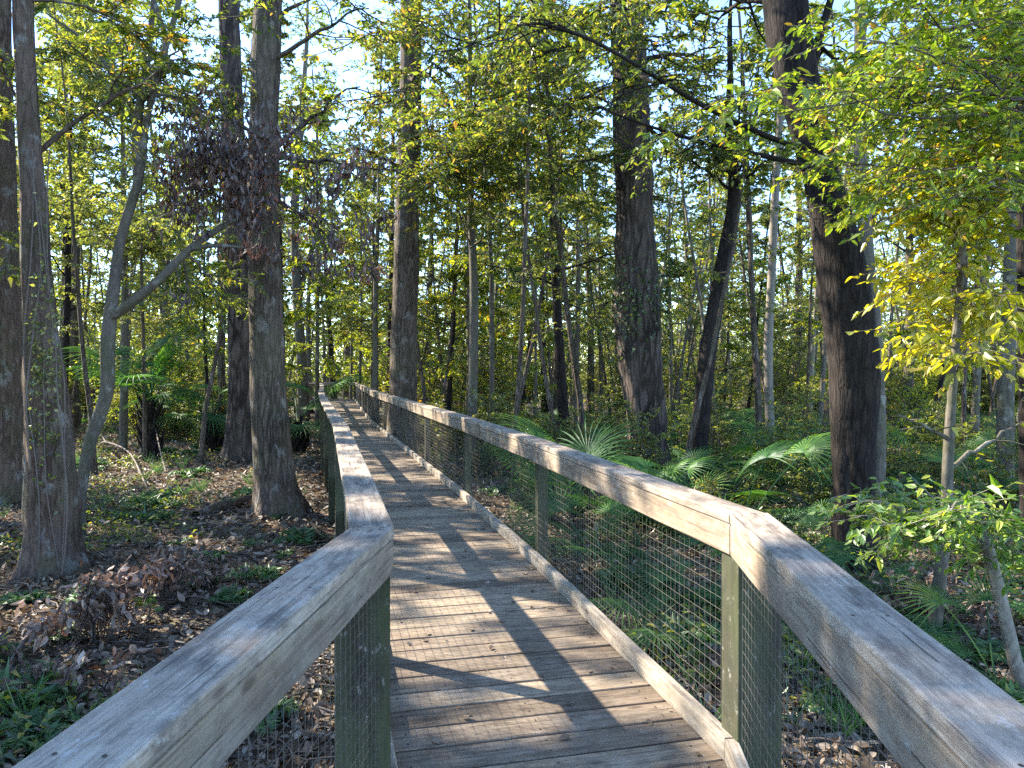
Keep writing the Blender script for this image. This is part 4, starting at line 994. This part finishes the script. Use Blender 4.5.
# withered brown plants at lower left and lower right
def withered(label, px, py, n, h, w, seed, group=None, mat='dead'):
    x, y = gxy(px, py); g = gh(x, y); t = empty('withered_plant', (x, y, g)); mark(t, label, 'plant', group); rr_ = random.Random(seed)
    tb = Tubes(); lv = Leaves(True)
    for k in range(n):
        a = rr_.uniform(0, 6.28); R_ = rr_.random() * w; hh = h * rr_.uniform(.5, 1.1)
        p1 = Vector((math.cos(a) * R_, math.sin(a) * R_, hh)); p2 = p1 + Vector((math.cos(a) * .1, math.sin(a) * .1, .02))
        tb.add([(p1.x * .5, p1.y * .5, -.03), (p1.x * .85, p1.y * .85, hh * .7), tuple(p1), tuple(p2)], [.006, .005, .004, .003], 4)
        m = 9; b0 = np.tile(tuple(p1), (m, 1)) + rng.normal(0, .045, (m, 3)); dd = rng.normal(0, .55, (m, 3)); dd[:, 2] -= .8
        lv.add(b0, dd, rng.normal(0, 1, (m, 3)), .05 + .09 * rng.random(m) ** 1.5, .025 + .03 * rng.random(m))
    link('stem', tb.mesh('stem', M['twig']), t); link('foliage', lv.mesh('foliage', M[mat]), t)
for i, (px, py, n, h, w, lb) in enumerate(((92, 640, 26, .42, .35, 'withered plant of drooping brown leaves in front of the vine-clad oak'), (120, 625, 26, .5, .4, 'pale withered leaves drooping just right of the vine-clad oak foot'),
        (160, 600, 24, .45, .45, 'dull brown withered plant at the middle of the left litter'), (75, 690, 16, .22, .4, 'low withered leaves close to the near left railing'), (205, 590, 14, .3, .4, 'small withered plant among the ferns on the left'),
        (40, 650, 14, .3, .4, 'reddish withered leaves left of the drooping brown plant'), (930, 610, 22, .3, .5, 'tangled withered leaves beyond the near right railing'), (965, 625, 20, .3, .5, 'pale withered tangle under the light-green sprays'),
        (735, 690, 20, .2, .35, 'brown withered leaves under the right railing mesh'))):
    withered(lb, px, py, n, h, w, i + 40)
# bright green young plant
x, y = gxy(146, 628); t = empty('seedling', (x, y, gh(x, y))); mark(t, 'single bright yellow-green seedling among the withered brown leaves', 'plant'); lv = Leaves(True); k = 16; a = rng.uniform(0, 6.28, k)
lv.add(np.stack([np.cos(a) * .05, np.sin(a) * .05, .12 + .2 * rng.random(k)], 1), np.stack([np.cos(a), np.sin(a), .2 * np.ones(k)], 1), np.array((0, -.5, 1.)) + rng.normal(0, .2, (k, 3)), .08, .05)
link('leaf', lv.mesh('leaf', M['leaf_fresh']), t); T = Tubes(); T.add([(0, 0, -.03), (.01, 0, .15), (0, .01, .32)], [.006, .005, .003], 5); link('stem', T.mesh('stem', M['twig']), t)

# dry leaves fallen on the deck
lm = []
for s in range(4):
    L_ = Leaves(True); L_.add(np.zeros((1, 3)), np.array([[1., 0, .05]]), np.array([[0, .15, 1.]]), .055, .032, .25 + s * .2); lm.append(L_.mesh('dry_leaf', M['litter']))
k = 0
Rd = [Vector(p) for p in RP]; Ld = [Vector(p) for p in LP]
for k in range(150):
    d = 2.6 + 11 * rp.random() ** 1.3
    def xat(P, d):
        for i in range(len(P) - 1):
            if P[i].y <= d <= P[i + 1].y: return P[i].x + (P[i + 1].x - P[i].x) * (d - P[i].y) / (P[i + 1].y - P[i].y)
    f = 1 - rp.random() ** 2 * .92 if rp.random() < .6 else rp.random(); xl, xr = xat(Ld, d) + .06, xat(Rd, d) - .05
    o = link('dry_leaf', rp.choice(lm)); o.location = (xl + (xr - xl) * f, d, .008); o.rotation_euler = (rp.uniform(-.2, .2), rp.uniform(-.2, .2), rp.uniform(0, 6.28)); o.scale = (rp.uniform(.35, 1.1),) * 3
    mark(o, 'small dry brown leaf lying on the deck planks', 'leaf', 'dry leaves on the deck')

# ------------------------------------------------------------------ labels of the repeats: what each one stands by
LM = [(50, 8.2, 'the vine-clad oak'), (85, 10, 'the crooked forked tree'), (150, 19.6, 'the cabbage palm'), (262, 11.3, 'the stout flared trunk'), (302, 34, 'the slim forked trunk'),
      (404, 18.5, 'the straight dark pine'), (468, 17, 'the slim leafy tree'), (560, 12, 'the spiky palmetto'), (640, 15.4, 'the thick furrowed pine'), (702, 14.2, 'the bending dark trunk'), (771, 17, 'the pale pole trunk'),
      (855, 8.3, 'the massive leaning trunk'), (950, 6.2, 'the yellow sapling'), (1006, 12, 'the straight grey trunk')]
base_words = {'fern': 'feathery green fern', 'palmetto': 'green fan palmetto'}
bins = {}
for o in list(bpy.data.objects):
    if o.parent is not None or not o.get('category') or not o.get('group'): continue
    if o['category'] not in ('fern', 'palmetto', 'shrub', 'tree') or 'viewpoint' in o['group']: continue
    x, y = o.location.x, o.location.y
    if y < 2: continue
    px = x / y * F + HX
    if o['category'] in base_words: w = base_words[o['category']]
    elif o['category'] == 'shrub': w = next(q[2] for q in shr if o['label'].startswith(q[2]))
    else: w = next(q for q in kinds if o['label'].startswith(q))
    if px < -20: key = w + ' left of everything, past the vine-clad oak'; key = w + ' out past the vine-clad oak'
    elif px > 1044: key = w + ' out past the straight grey trunk'
    else:
        l = min(LM, key=lambda q: abs(q[0] - px) + 4 * abs(q[1] - y))
        if y > 26: l = min(LM, key=lambda q: abs(q[0] - px))
        rel = 'far behind' if y > l[1] + 28 else 'well behind' if y > l[1] + 12 else 'behind' if y > l[1] + 2.5 else 'in front of' if y < l[1] - 1.2 else 'beside'
        sd_ = '' if abs(px - l[0]) < 9 else ', to its left' if px < l[0] else ', to its right'
        key = f'{w} {rel} {l[2]}{sd_}'
    bins.setdefault(key, []).append((px, y, o))
for key, lst in bins.items():
    lst.sort(key=lambda q: q[1])
    for i, (px, y, o) in enumerate(lst):
        o['label'] = key
        if len(lst) == 2: o['label'] = (('nearer ' if i == 0 else 'farther ') + key)
        elif len(lst) == 3: o['label'] = ('nearest ', 'middle ', 'farthest ')[i] + key
        o['group'] = ('plants' if o['category'] != 'tree' else 'trees') + ': ' + key if len(lst) > 3 else o['group']
